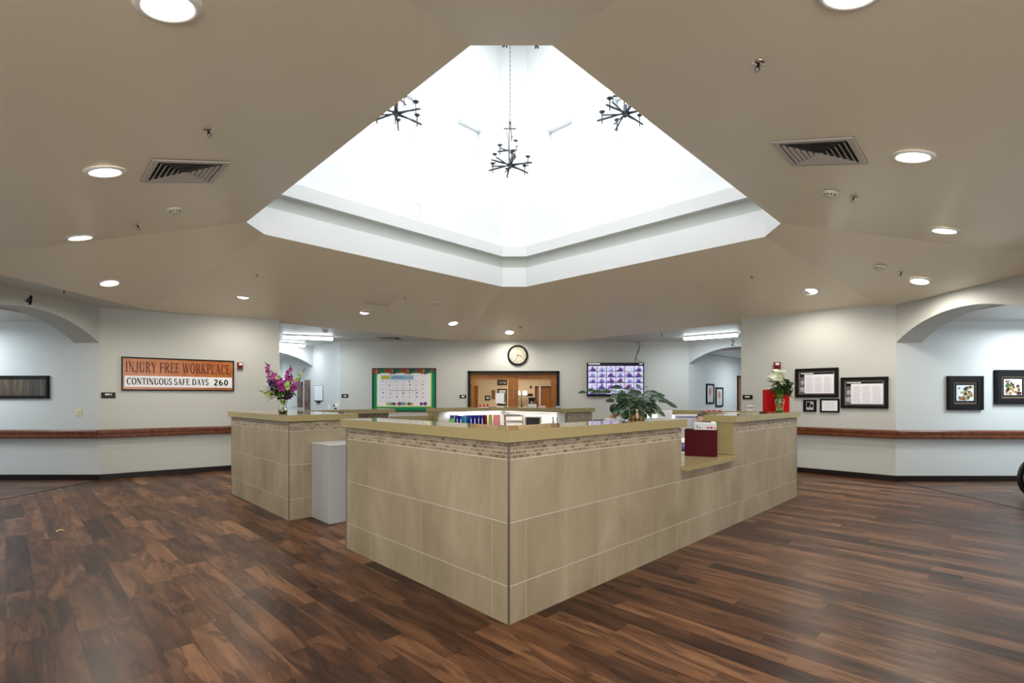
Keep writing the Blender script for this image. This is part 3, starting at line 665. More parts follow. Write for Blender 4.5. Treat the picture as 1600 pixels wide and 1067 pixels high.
# archway numbers
M_, w_, h_ = wall_box(39, 51, 460, 474.5, ((-7.1,2.0),(-7.1,8.5)))
o = MB(); glyph_text(o, '4', .0, 0, h_, -.012, None, 1.05, slant=.18); o.box((.0,-.011,h_*.28),(h_*.62,-.002,h_*.33)); o = o.build('archway_number', BLACKR, matrix=M_); tag(o, 'black number 4 above the left archway', 'number')
M_, w_, h_ = wall_box(1142, 1148.5, 531.5, 540.5, W2A)
o = MB(); glyph_text(o, '2', .0, 0, h_, -.012, None, 1.15, uniform=.13); o.box((.02,-.011,h_*.02),(h_*.55,-.002,h_*.07)); o = o.build('archway_number', BLACKR, matrix=M_); tag(o, 'black number 2 above the far right archway', 'number')
# wall clock
M_ = TR(*at(808.8, 555, 13.70), 0)
t = thing('wall_clock', 'large round black-rimmed clock above the double doors', 'clock', M_); RX = Matrix.Rotation(PI/2, 4, 'X')
mb = MB(); mb.lathe([(.232,.0),(.232,.035),(.244,.05),(.268,.052),(.284,.035),(.288,.0)], 48, 0, RX); mb.build('rim', BLACK, t)
mb = MB(); mb.lathe([(.0,.022),(.236,.022)], 48, 0, RX); mb.build('dial', mat('clock_dial', (.47, .44, .35), .6), t)
mb = MB()
ROM = {12: 3, 1: 1, 2: 2, 3: 3, 4: 3, 5: 2, 6: 3, 7: 3, 8: 4, 9: 2, 10: 1, 11: 2}
for hh, nb in ROM.items():
    a = -hh*PI/6; Mq = Matrix.Rotation(a, 4, 'Y') if False else Matrix.Rotation(hh*PI/6, 4, 'Y')
    for k in range(nb):
        x = (k-(nb-1)/2)*.016; mb.box((x-.003,-.0245,.165),(x+.003,-.0235,.205), 0, Mq)
for k in range(60):
    mb.box((-.0012,-.0245,.218),(.0012,-.0235,.226), 0, Matrix.Rotation(k*PI/30, 4, 'Y'))
mb.build('numerals', BLACK, t)
mb = MB(); Mq = Matrix.Rotation(R(107), 4, 'Y'); mb.box((-.007,-.028,-.03),(.007,-.026,.125), 0, Mq); mb.build('hour_hand', BLACK, t)
mb = MB(); Mq = Matrix.Rotation(R(204), 4, 'Y'); mb.box((-.0045,-.031,-.04),(.0045,-.029,.175), 0, Mq); mb.build('minute_hand', BLACK, t)
# monitor wall screen
SCR = bpy.data.materials.new('camera_grid_screen'); SCR.use_nodes = True; nt = SCR.node_tree; b_ = nt.nodes['Principled BSDF']
uv = N(nt, 'ShaderNodeUVMap'); sp = N(nt, 'ShaderNodeSeparateXYZ'); nt.links.new(uv.outputs[0], sp.inputs[0])
ux, uy = mth(nt, 'MULTIPLY', sp.outputs[0], 6), mth(nt, 'MULTIPLY', sp.outputs[1], 5)
cx_, cy_ = mth(nt, 'FLOOR', ux), mth(nt, 'FLOOR', uy); fx_, fy_ = mth(nt, 'FRACT', ux), mth(nt, 'FRACT', uy)
cb = N(nt, 'ShaderNodeCombineXYZ'); nt.links.new(cx_, cb.inputs[0]); nt.links.new(cy_, cb.inputs[1])
wn = N(nt, 'ShaderNodeTexWhiteNoise', noise_dimensions='2D'); nt.links.new(cb.outputs[0], wn.inputs['Vector'])
nz = N(nt, 'ShaderNodeTexNoise'); mp = N(nt, 'ShaderNodeMapping'); mp.inputs['Scale'].default_value = (22, 14, 1); nt.links.new(uv.outputs[0], mp.inputs['Vector']); nt.links.new(mp.outputs[0], nz.inputs['Vector']); nz.inputs['Detail'].default_value = 3; nz.inputs['Scale'].default_value = 1
ctr = mth(nt, 'SUBTRACT', .62, mth(nt, 'ADD', mth(nt, 'ABSOLUTE', mth(nt, 'SUBTRACT', fx_, .5)), mth(nt, 'MULTIPLY', fy_, .55)))
dark = mth(nt, 'MULTIPLY', mth(nt, 'ADD', ctr, mth(nt, 'SUBTRACT', nz.outputs['Fac'], .5)), mth(nt, 'MULTIPLY', wn.outputs['Value'], 2.6))
c = ramp(nt, dark, [(.0, (.80, .80, 1.0)), (.22, (.50, .48, .95)), (.42, (.13, .08, .42)), (.7, (.03, .02, .13))])
c = mixc(nt, mth(nt, 'MULTIPLY', mth(nt, 'GREATER_THAN', nz.outputs['Fac'], .58), .55), c, wn.outputs['Color'])
edge = mth(nt, 'MAXIMUM', mth(nt, 'LESS_THAN', mth(nt, 'MINIMUM', fx_, mth(nt, 'SUBTRACT', 1.0, fx_)), .03), mth(nt, 'LESS_THAN', mth(nt, 'MINIMUM', fy_, mth(nt, 'SUBTRACT', 1.0, fy_)), .04))
c = mixc(nt, edge, c, (.015, .012, .12)); nt.links.new(c, b_.inputs['Emission Color']); b_.inputs['Emission Strength'].default_value = .62; b_.inputs['Base Color'].default_value = (.01, .01, .01, 1); b_.inputs['Roughness'].default_value = .2
M_, w_, h_ = wall_box(916.5, 1005.5, 566.8, 619.2, WB)
t = thing('wall_screen', 'large wall screen showing a grid of security camera views', 'screen', M_)
mb = MB(); mb.bbox((0,-.07,0),(w_,-.015,h_), .006); mb.build('casing', BLACK, t)
mb = MB(); mb.poly([(.03,-.0712,.055),(w_-.025,-.0712,.055),(w_-.025,-.0712,h_-.085),(.03,-.0712,h_-.085)], 0, [(0,0),(1,0),(1,1),(0,1)]); mb.build('display', SCR, t)
mb = MB(); mb.box((.03,-.0712,h_-.085),(w_-.025,-.0708,h_-.012)); mb.build('title_bar', mat('screen_bar', (.004, .004, .02), .3), t)
mb = MB(); LIT = mat('screen_text', (1,1,1), .5, emit=(.8,.8,.9), es=1.0)
for a, b in ((.04,.36),(w_-.13,w_-.10),(w_-.09,w_-.05)): mb.box((a,-.0716,h_-.042),(b,-.0712,h_-.026))
mb.build('status_text', LIT, t)
mb = MB(); mb.box((w_*.35,-.015,h_*.3),(w_*.65,0,h_*.7)); mb.build('wall_bracket', BLACK, t)
for pts, lb in (([(991,533.5),(998,522),(1000,540),(994,558),(993,572)], 'thin dark cable rising left of the pair above the screen'), ([(1000,528),(999,545),(994,560),(1003,567),(998,578)], 'thin dark cable rising right of the pair above the screen')):
    mb = MB(); p3 = [at(x, max(y, 534.5), 13.685) for x, y in pts]
    sm = []
    for i in range(len(p3)-1):
        for k in range(4):
            a = k/4; p0 = p3[max(i-1,0)]; p1 = p3[i]; p2 = p3[i+1]; p4 = p3[min(i+2,len(p3)-1)]
            sm.append(.5*((2*p1)+(p2-p0)*a+(2*p0-5*p1+4*p2-p4)*a*a+(3*p1-p0-3*p2+p4)*a**3))
    sm.append(p3[-1]); mb.tube(sm, .005, 6); o = mb.build('cable', BLACKR); tag(o, lb, 'cable')
# bulletin board
M_, w_, h_ = wall_box(582, 681.5, 575.3, 642.5, WB)
t = thing('bulletin_board', 'green bulletin board with an activity calendar and red draped border', 'bulletin board', M_)
frame_mb(w_, h_, .022, .035, False).build('board_frame', BLACK, t)
GRN = mat('green_felt', (.0, .23, .085), .8); panel(.02,.02,w_-.02,h_-.02,-.012,0).build('backing', GRN, t)
LIME = mat('lime_paper', (.42, .62, .14), .7); panel(.125,.115,w_-.12,h_-.13,-.015,-.012).build('mat_paper', LIME, t)
panel(.135,.145,w_-.155,h_-.14,-.018,-.015).build('calendar', PAPER, t)
cm = [mat('ink_grey', (.38,.36,.46), .7), mat('ink_black', (.05,.04,.08), .7), mat('ink_blue', (.28,.46,.62), .7), mat('ink_yellow', (.45,.45,.03), .7), mat('ink_purple', (.16,.03,.19), .7), mat('ink_teal', (.12,.36,.30), .7), mat('ink_red', (.36,.08,.06), .7)]
mb = MB(); X0, X1, Z0, Z1 = .135, w_-.155, .145, h_-.14; W_, H_ = X1-X0, Z1-Z0
def dec(a, b, c, d, m): mb.box((X0+W_*a,-.0188,Z0+H_*c),(X0+W_*b,-.018,Z0+H_*d), m)
dec(.07,.23,.82,.93,3); dec(.24,.68,.80,.94,2); dec(.28,.50,.865,.88,1)
for k in range(9): dec(.06,.94,.18+.075*k,.183+.075*k,0)
for k in range(8): dec(.06+.11*k,.063+.11*k,.15,.78,0)
dec(.22,.80,.465,.475,6)
random.seed(4)
for r_ in range(5):
    for k in range(7):
        a = .10+.125*k+random.uniform(-.01,.01); z = .26+.12*r_+random.uniform(-.01,.01); s2 = random.uniform(.012,.026); dec(a, a+s2, z, z+s2*1.5, 1)
mb.build('calendar_print', cm, t)
mb = MB()
for a, m_c, r_ in ((.20,3,.055),(.26,5,.05),(.31,4,.05),(.36,3,.035),(.42,4,.055),(.49,5,.06),(.55,3,.04),(.60,4,.05),(.65,3,.045),(.83,4,.05),(.90,4,.055)):
    mb.sphere((X0+W_*a,-.018,Z0+H_*(.03)+r_*.7), r_, m_c, 10, 6, None, (1,.12,.9))
mb.build('paper_blossoms', cm, t)
mb = MB(); BRD = [mat('border_red', (.32,.035,.012), .7), mat('border_green', (.0,.10,.06), .7), mat('border_orange', (.42,.15,.02), .7)]
n = 40
for k in range(n):
    x0, x1 = .02+(w_-.04)*k/n, .02+(w_-.04)*(k+1)/n; d0 = .115+.03*math.sin(k*.62); d1 = .115+.03*math.sin((k+1)*.62)
    m_c = (0,0,2,1,1,1,1,0,0,1)[k % 10]
    mb.poly([(x0,-.03-.012*math.sin(k*1.3),h_-.02-d0),(x1,-.03-.012*math.sin((k+1)*1.3),h_-.02-d1),(x1,-.02,h_-.02),(x0,-.02,h_-.02)], m_c)
    mb.poly([(x0,-.02,h_-.02),(x1,-.02,h_-.02),(x1,-.014,h_-.02-d1),(x0,-.014,h_-.02-d0)], m_c)
mb.build('draped_border', BRD, t)
# pictures
def picture(label, box, wall, fw, art, dp=.03, matw=0, mm=None, extra=None, w_over=None):
    M_, w_, h_ = wall_box(*box, wall)
    if w_over: w_ = w_over
    t = thing('framed_picture', label, 'picture', M_)
    frame_mb(w_, h_, fw, dp).build('frame', BLACK, t)
    if matw: panel(fw,fw,w_-fw,h_-fw,-.012,-.004).build('mount', mm, t)
    f = fw+matw
    panel(f,f,w_-f,h_-f,-.018 if matw else -.014,-.004).build('print', art, t)
    if extra: extra(t, w_, h_, f)
    return t
def art_mat(name, stops, scale, kind='noise', aniso=(1,1,1), seed=0):
    m = bpy.data.materials.new(name); m.use_nodes = True; nt = m.node_tree; b = nt.nodes['Principled BSDF']
    tc = N(nt, 'ShaderNodeTexCoord'); mp = N(nt, 'ShaderNodeMapping'); mp.inputs['Scale'].default_value = aniso; mp.inputs['Location'].default_value = (seed, seed, seed); nt.links.new(tc.outputs['Object'], mp.inputs['Vector'])
    if kind == 'noise':
        n = N(nt, 'ShaderNodeTexNoise'); n.inputs['Scale'].default_value = scale; n.inputs['Detail'].default_value = 4; f = n.outputs['Fac']
    else:
        n = N(nt, 'ShaderNodeTexVoronoi'); n.inputs['Scale'].default_value = scale; f = n.outputs['Distance']
    nt.links.new(mp.outputs[0], n.inputs['Vector']); nt.links.new(ramp(nt, f, stops), b.inputs['Base Color']); b.inputs['Roughness'].default_value = .5
    return m
STR = art_mat('striped_art', [(.30, (.012,.014,.018)), (.42, (.035,.033,.028)), (.50, (.06,.020,.018)), (.56, (.10,.085,.035)), (.62, (.022,.028,.026)), (.70, (.05,.045,.04))], 1.0, aniso=(8, 1, .5), seed=3)
picture('long narrow framed picture of muted stripes in the left corridor', (-22, 78, 587, 622.6), WLC, .05, STR)
BASEW = mat('art_white', (.62,.68,.74), .5)
FLC = [mat('petal_maroon', (.10,.015,.012), .6), mat('petal_orange', (.42,.20,.06), .6), mat('petal_yellow', (.48,.42,.12), .6), mat('petal_dark', (.02,.01,.01), .6), mat('leaf_olive', (.10,.14,.05), .6)]
def flower_art(t, w_, h_, f, seed=1):
    random.seed(seed); i = f+.055; mb = MB()
    mb2 = MB(); mb2.box((i,-.021,i),(w_-i,-.018,h_-i)); mb2.build('painted_panel', BASEW, t)
    for k in range(32):
        c = (random.uniform(i+.03, w_-i-.03), random.uniform(i+.03, h_-i-.03)); r_ = random.uniform(.012, .022); m_c = random.choice((0,0,1,1,2,3,4))
        for e in range(5):
            a = e*2*PI/5+k; cx, cz2 = c[0]+r_*.8*math.cos(a), c[1]+r_*.8*math.sin(a)
            mb.poly([(cx+r_*.7*math.cos(j*PI/4), -.0215-.0002*k, cz2+r_*.7*math.sin(j*PI/4)) for j in range(8)], m_c)
    mb.build('painted_flowers', FLC, t)
    g = f+.001; mb = frame_mb(w_-2*g, h_-2*g, .026, .021, False); mb.M = Matrix(); mb.v = [v+Vector((g,0,g)) for v in mb.v]; mb.build('brown_fillet', mat('fillet_brown', (.13,.09,.06), .5) if 'fillet_brown' not in bpy.data.materials else bpy.data.materials['fillet_brown'], t)
picture('square framed flower picture nearer the right archway corner', (1478.5, 1534, 587.5, 640.5), WRC, .10, BLACK, .04, 0, None, lambda *a: flower_art(*a, seed=3))
picture('square framed flower picture at the right edge of the photo', (1552.5, 1609, 578, 631.5), WRC, .10, BLACK, .04, 0, None, lambda *a: flower_art(*a, seed=8))
TUL = art_mat('tulip_print', [(.40, (.50,.52,.50)), (.52, (.56,.30,.24)), (.60, (.42,.44,.40))], 3.0, aniso=(1.2,1,.8), seed=2)
def tulip(t, w_, h_, f):
    mb = MB(); mb.sphere((w_*.5,-.016,h_*.62), .10, 0, 14, 8, None, (.9,.06,1.15)); mb.build('bloom', mat('tulip_red', (.42,.16,.12), .7) if 'tulip_red' not in bpy.data.materials else bpy.data.materials['tulip_red'], t)
    mb = MB(); mb.box((w_*.49,-.017,f),(w_*.53,-.015,h_*.5)); mb.build('stalk', FLC[4], t)
PALE = mat('art_pale', (.50,.51,.49), .6)
picture('left one of two narrow tulip pictures beyond the far right archway', (1103, 1114.7, 599.2, 630.8), W2, .045, PALE, .03, 0, None, tulip)
picture('right one of two narrow tulip pictures beyond the far right archway', (1117.6, 1128.8, 605, 635.6), W2, .045, PALE, .03, 0, None, tulip)
PNT = art_mat('abstract_red_art', [(.35, (.02,.005,.004)), (.47, (.11,.018,.010)), (.55, (.17,.13,.09)), (.62, (.06,.012,.008)), (.8, (.01,.008,.008))], 4, aniso=(3,3,1.2), seed=5)
for lb, bx, hh in (('tall narrow red and grey canvas nearer the clipboard beyond the flowers', (477, 484.8, 594, 641), .95), ('tall narrow red and grey canvas farther down the left corridor', (466, 473, 597, 635.7), .8)):
    M_, w_, h_ = wall_box(*bx, W3); t = thing('canvas_painting', lb, 'painting', M_)
    mb = MB(); mb.bbox((0,-.035,0),(w_,0,h_), .004); mb.build('canvas', PNT, t)
# notices on the right wall
GBR = mat('poster_brown', (.15,.125,.11), .5); PHT = mat('poster_photo', (.10,.10,.11), .5)
def poster(label, box, title_w):
    M_, w_, h_ = wall_box(*box, WR_); t = thing('framed_poster', label, 'poster', M_)
    frame_mb(w_, h_, .055, .03).build('frame', BLACK, t)
    panel(.05,.05,w_-.05,h_-.05,-.010,-.003).build('poster_sheet', GBR, t)
    iw, ih = w_-.11, h_-.11
    panel(.055+iw*.04,.055+ih*.03,.055+iw*.95,.055+ih*.93,-.012,-.010).build('poster_field', BLACK, t)
    mb = MB(); mb.box((.06+iw*.03,-.014,.06),(.06+iw*.17,-.012,.06+ih*.75)); mb.build('photo_column', PHT, t)
    mb = MB(); mb.sphere((.06+iw*.10,-.014,.06+ih*.50), .04, 0, 12, 8, None, (.8,.08,1.1)); mb.sphere((.06+iw*.10,-.014,.06+ih*.2), .055, 0, 12, 8, None, (.9,.08,.9)); mb.build('photo_figure', mat('photo_grey', (.36,.35,.38), .6) if 'photo_grey' not in bpy.data.materials else bpy.data.materials['photo_grey'], t)
    panel(.055+iw*.17,.055+ih*.05,.055+iw*.97,.055+ih*.86,-.016,-.012).build('text_sheet', PAPER, t)
    mb = MB()
    for c_ in range(3):
        for k in range(12):
            x = .055+iw*(.21+.25*c_); z = .055+ih*(.12+.055*k); mb.box((x,-.0168,z),(x+iw*random.uniform(.16,.21),-.016,z+.006))
    mb.build('text_lines', cm[0], t)
    mb = MB(); x = .06+iw*.06
    while x < .06+iw*title_w:
        l = random.uniform(.012,.03); mb.box((x,-.0135,.055+ih*.885),(x+l,-.012,.055+ih*.93)); x += l+.006
    mb.build('title_lines', WHITE, t)
poster('upper left framed notice with a photo strip, hanging above two small frames', (1243, 1310.5, 576.5, 621), .38)
poster('lower right framed notice with a photo strip, nearest the archway', (1314, 1388.5, 590, 637.5), .42)
def cert(t, w_, h_, f):
    mb = MB()
    for k in range(7): mb.box((w_*.25,-.0150,h_*(.28+.07*k)),(w_*.75,-.014,h_*(.29+.07*k)))
    mb.build('text_lines', cm[0], t)
def award(t, w_, h_, f):
    mb = MB(); mb.box((w_*.22,-.0155,h_*.16),(w_*.78,-.014,h_*.86), 0); mb.box((w_*.26,-.0165,h_*.36),(w_*.74,-.0155,h_*.80), 1); mb.box((w_*.55,-.0172,h_*.62),(w_*.72,-.0165,h_*.80), 0); mb.box((w_*.48,-.0172,h_*.30),(w_*.54,-.0165,h_*.55), 0); mb.build('emblem', [mat('award_silver', (.45,.46,.46), .5), BLACK], t)
picture('small black certificate frame left of its pair under the upper notice', (1255.5, 1276, 624.5, 643), WR_, .03, BLACK, .02, 0, None, award)
picture('small landscape certificate frame right of its pair under the upper notice', (1281.5, 1312, 622.8, 644), WR_, .03, PAPER, .02, 0, None, cert)
# clipboard
M_, w_, h_ = wall_box(491, 505, 602.5, 627, W3)
t = thing('clipboard', 'white sheet on a black clipboard hanging right of the tall canvases', 'clipboard', M_)
panel(0,0,w_,h_,-.006,0).build('board', BLACK, t); panel(.02,.03,w_-.02,h_-.01,-.009,-.006).build('sheet', PAPER, t)
mb = MB()
for k in range(9): mb.box((.05,-.0096,.09+k*.04),(w_-.06,-.009,.096+k*.04))
mb.build('text_lines', cm[0], t)
mb = MB(); mb.bbox((w_*.3,-.03,-.05),(w_*.7,-.004,.02), .004); mb.build('clip', BLACK, t)
# sanitizer
M_, w_, h_ = wall_box(525.5, 531, 631, 641, W3); t = thing('sanitizer_dispenser', 'small white and black dispenser right of the clipboard', 'dispenser', M_)
mb = MB(); mb.bbox((0,-.09,0),(w_,0,h_), .01); mb.build('housing', WHITE, t); mb = MB(); mb.bbox((w_*.3,-.1,.02),(w_,-.088,.08), .004); mb.build('push_bar', BLACK, t)
mb = MB(); mb.bbox((.02,-.1,h_-.07),(w_*.45,-.088,h_-.01), .004); mb.build('sight_window', BLACK, t)
# handrails
def handrail(label, P, Q, nb, ret0=False):
    d = Vector((Q[0]-P[0], Q[1]-P[1])); L = d.length; a = math.atan2(d.y, d.x)
    t = thing('handrail', label, 'handrail', TR(P[0], P[1], 0, a))
    prof = [(-.030,.725),(-.070,.722),(-.084,.735),(-.084,.775),(-.076,.782),(-.076,.797),(-.084,.804),(-.084,.845),(-.070,.866),(-.040,.868),(-.030,.855)]
    mb = MB(); n = len(prof)
    for i in range(n):
        p, r_ = prof[i], prof[(i+1)%n]; mb.poly([(0,p[0],p[1]),(L,p[0],p[1]),(L,r_[0],r_[1]),(0,r_[0],r_[1])][::-1])
    mb.poly([(0,p[0],p[1]) for p in prof]); mb.poly([(L,p[0],p[1]) for p in reversed(prof)]); mb.build('rail', RAIL, t)
    for k in range(nb):
        x = L*(k+.5)/nb; mb = MB(); mb.box((x-.02,-.035,.76),(x+.02,0,.82)); mb.box((x-.03,-.005,.74),(x+.03,0,.84)); mb.build('bracket', STEEL, t)
handrail('dark wooden handrail under the orange workplace sign', (AL[0]-.018, AL[1]-.013), EL, 3)
handrail('dark wooden handrail in the left corridor below the striped picture', (-12.9, 8.5), (AL[0]+.022, 8.5), 5)
handrail('dark wooden handrail on the right wall below the framed notices', ER, (AR[0]+.022, AR[1]-.022), 3)
handrail('dark wooden handrail in the right corridor below the flower pictures', (AR[0]-.028, AR[1]), (12.4, 8.37), 5)
# ================================================================ double doors and the room behind
t = thing('double_door', 'oak double doors with dark frame and large glass panes below the clock', 'door', TR(DX0, 13.70, 0))
del t['category']; del t['label']; t.name = 'door_1'; t['kind'] = 'structure'
W_ = DX1-DX0
mb = MB(); mb.box((-.035,-.03,0),(.035,.16,DZ+.04)); mb.box((W_-.035,-.03,0),(W_+.035,.16,DZ+.04)); mb.box((-.035,-.03,DZ-.02),(W_+.035,.16,DZ+.04)); mb.build('door_frame', BLACK, t)
LW = (W_-.07)/2
for k in range(2):
    x0 = .035+k*LW; x1 = x0+LW; g0 = x0+(.115 if k == 0 else .13); g1 = x1-(.15 if k == 0 else .16); zb, zt = 1.14, 1.915
    mb = MB(); mb.box((x0,.05,.01),(g0,.095,DZ-.02)); mb.box((g1,.05,.01),(x1-.002,.095,DZ-.02)); mb.box((g0,.05,.01),(g1,.095,zb)); mb.box((g0,.05,zt),(g1,.095,DZ-.02)); lf = mb.build('door_leaf', DOORW, t)
    mb = MB(); mb.box((g0,.068,zb),(g1,.074,zt)); mb.build('door_glass', THIN, lf)
    mb = MB()
    for a, b in (((g0-.012,.044,zb-.012),(g1+.012,.05,zb)),((g0-.012,.044,zt),(g1+.012,.05,zt+.012))): mb.box(a, b)
    for a, b in (((g0-.012,.044,zb),(g0,.05,zt)),((g1,.044,zb),(g1+.012,.05,zt))): mb.box(a, b)
    mb.build('glazing_bead', DOORW, lf)
    xh = x0+.004 if k == 0 else x1-.02
    for z in (.3, 1.05, 1.80): mb = MB(); mb.tube([(xh+.008,.04,z-.06),(xh+.008,.04,z+.06)], .012, 8); mb.build('hinge', STEEL, lf)
    xl = x1-.06 if k == 0 else x0+.06
    mb = MB(); mb.tube([(xl,.01,.95),(xl,.01,1.08)], .012, 8); mb.box((xl-.02,.0,.93),(xl+.02,.05,.96)); mb.box((xl-.02,.0,1.07),(xl+.02,.05,1.10)); mb.build('door_handle', STEEL, lf)
def sheet(label, x0, x1, yt, yb, Y, name='paper_notice'):
    A, B = at(x0, yb, Y), at(x1, yt, Y); mb = MB(); mb.box((A.x, Y-.004, A.z), (B.x, Y-.001, B.z)); o = mb.build(name, PAPER); tag(o, label, 'notice'); return o
sheet('white paper notice taped to the left door glass', 774.5, 787.5, 614.5, 630, 13.766)
sheet('small white notice low on the right door glass', 825, 838, 631.5, 636.5, 13.766)
BEIGE = mat('beige_office_paint', (.62,.50,.34), .6)
walls('wall_office', [(-2.6,18.0), (3.0,18.0)], .1, 0, 2.8, BEIGE); walls('wall_office', [(-2.6,13.9), (-2.6,18.0)], .1, 0, 2.8, BEIGE); walls('wall_office', [(3.0,18.0), (3.0,13.9)], .1, 0, 2.8, BEIGE)
mb = MB(); mb.box((-2.7,13.9,2.70),(3.1,18.1,2.74)); struct(mb.build('ceiling', CEILW))
area('office_light', (.2, 15.8, 2.66), 1.2, 75, (1,.86,.66))
WO = ((-2.6,18.0),(3.0,18.0))
def simple_frame(label, box, art, fw=.04):
    M_, w_, h_ = wall_box(*box, WO); t = thing('framed_picture', label, 'picture', M_); frame_mb(w_, h_, fw, .03, False).build('frame', BLACK, t); panel(fw,fw,w_-fw,h_-fw,-.012,-.002).build('print', art, t)
simple_frame('small square framed picture seen through the left door glass', (758, 766, 618, 625), PAPER)
simple_frame('small brown picture left of the notice behind the left door glass', (768.5, 773.5, 609.5, 623), mat('brown_art', (.20,.10,.05), .6), .01)
simple_frame('dark frame with a painted highlight near the top of the left door glass', (777.5, 792, 593.5, 601.5), mat('smoky_highlight', (.16,.13,.12), .3, var=(3,(.7,.68,.62),.5,.6)))  # pale patches paint a white highlight into the dark frame
simple_frame('tall glazed cabinet front behind the notice in the left door', (777.5, 792, 607.5, 633), mat('mixed_art', (.10,.14,.12), .2, var=(5,(.55,.58,.56),.45,.6)))
M_, w_, h_ = wall_box(822, 832.5, 615, 619, WO); t = thing('room_sign', 'dark room sign seen through the right door glass', 'sign', M_); panel(0,0,w_,h_,-.02,0).build('plate', BASEB, t)
M_, w_, h_ = wall_box(828, 830.8, 603, 606.3, WO); t = thing('fire_alarm', 'tiny red fire alarm seen through the right door glass', 'fire alarm', M_); panel(0,0,w_,h_,-.03,0).build('housing', REDD, t)
M_, w_, h_ = wall_box(836, 862, 603.5, 690, WO); M_.translation.z = 0; h_ = 1.42+17.5*18/772
t = bpy.data.objects.new('door_2', None); C.objects.link(t); t.matrix_world = M_; t['kind'] = 'structure'
frame_mb(w_, h_, .04, .04, False).build('door_frame', BASEB, t); panel(.04,.01,w_-.04,h_-.04,-.03,0).build('door_leaf', DOORW, t)
x = .17; mb = MB(); mb.bbox((x-.035,-.05,1.12),(x+.035,-.03,1.85), .004); mb.build('handle_plate', STEEL, t)
M_, w_, h_ = wall_box(743, 747, 602, 690, WO); t = bpy.data.objects.new('door_3', None); C.objects.link(t); M_.translation.z = 0; t.matrix_world = M_; t['kind'] = 'structure'
panel(-.9,0,w_,1.42+18.5*18/772,-.03,0).build('door_leaf', DOORW, t)
# console table, lamp and machines in the office
t = thing('side_table', 'low pale table behind the double doors', 'table', TR(.45, 17.3, 0))
mb = MB(); mb.bbox((-.4,0,1.06),(.55,.5,1.10), .005); mb.build('tabletop', DOORW, t)
for x, y in ((-.38,.02),(.49,.02),(-.38,.44),(.49,.44)): mb = MB(); mb.box((x,y,0),(x+.04,y+.04,1.06)); mb.build('leg', DOORW, t)
t = thing('table_lamp', 'twin white-shaded lamp seen through the right door glass', 'lamp', TR(.34, 17.55, 1.10))
mb = MB(); mb.lathe([(0,0),(.08,0),(.08,.02),(.015,.03),(.012,.40),(0,.40)], 16); mb.tube([(-.12,0,.36),(0,0,.42),(.12,0,.36)], .012, 8); mb.build('stem', BASEB, t)
for x in (-.12,.12): mb = MB(); mb.lathe([(.09,.40),(.075,.56)], 20, 0, Matrix.Translation((x,0,0))); mb.lathe([(.0,.56),(.075,.56)], 20, 0, Matrix.Translation((x,0,0))); mb.build('lamp_shade', mat('lamp_shade_cloth', (.9,.88,.85), .7, emit=(1,.95,.85), es=.6) if 'lamp_shade_cloth' not in bpy.data.materials else bpy.data.materials['lamp_shade_cloth'], t)
t = thing('coffee_machine', 'black and silver coffee machine on the table behind the right door', 'machine', TR(.70, 17.45, 1.10))
mb = MB(); mb.bbox((-.1,0,0),(.1,.2,.05), .006); mb.bbox((-.1,.12,.05),(.1,.2,.26), .006); mb.bbox((-.11,0,.22),(.11,.2,.32), .008); mb.build('body', BLACK, t)
mb = MB(); mb.lathe([(0,.05),(.055,.05),(.065,.10),(.05,.17),(.05,.19)], 16, 0, Matrix.Translation((0,.06,0))); mb.build('jug', STEEL, t)
t = thing('side_table', 'long low table under the square picture behind the left door', 'table', TR(-1.2, 17.2, 0))
mb = MB(); mb.bbox((-.4,0,1.0),(1.0,.5,1.04), .005); mb.build('tabletop', BASEB, t)
for x, y in ((-.38,.02),(.94,.02),(-.38,.44),(.94,.44)): mb = MB(); mb.box((x,y,0),(x+.04,y+.04,1.0)); mb.build('leg', BASEB, t)
random.seed(9)
for k, (x, lb) in enumerate(((-1.12,'small red ornament at the left behind the left door glass'), (-.98,'small red ornament in the middle of its row behind the left door'), (-.86,'small red ornament nearest the brown picture behind the left door'))):
    t = thing('ornament', lb, 'ornament', TR(x, 17.4, 1.04), 'red ornaments on the table'); mb = MB(); mb.lathe([(0,0),(.035,0),(.05,.05),(.03,.09),(.02,.12+.04*k*.5),(0,.14+.02*k)], 12); mb.build('figure', RED, t); mb = MB(); mb.lathe([(0,-.0),(.045,0),(.045,.012),(0,.012)], 12); mb.build('base', BASEB, t)
# door beyond the far right archway
A = on_wall(1151.5, 640, *W2); B = on_wall(1171, 640, *W2)
t = bpy.data.objects.new('door_4', None); C.objects.link(t); t.matrix_world = TR(A.x, A.y, 0, R(45)); t['kind'] = 'structure'
w_ = 1.0; frame_mb(w_, 2.13, .05, .04, False).build('door_frame', BASEB, t); panel(.05,.01,w_-.05,2.08,-.02,0).build('door_leaf', DOORW, t)
mb = MB(); mb.tube([(.85,-.02,1.0),(.85,-.07,1.0),(.75,-.07,1.0)], .01, 8); mb.build('door_handle', STEEL, t)
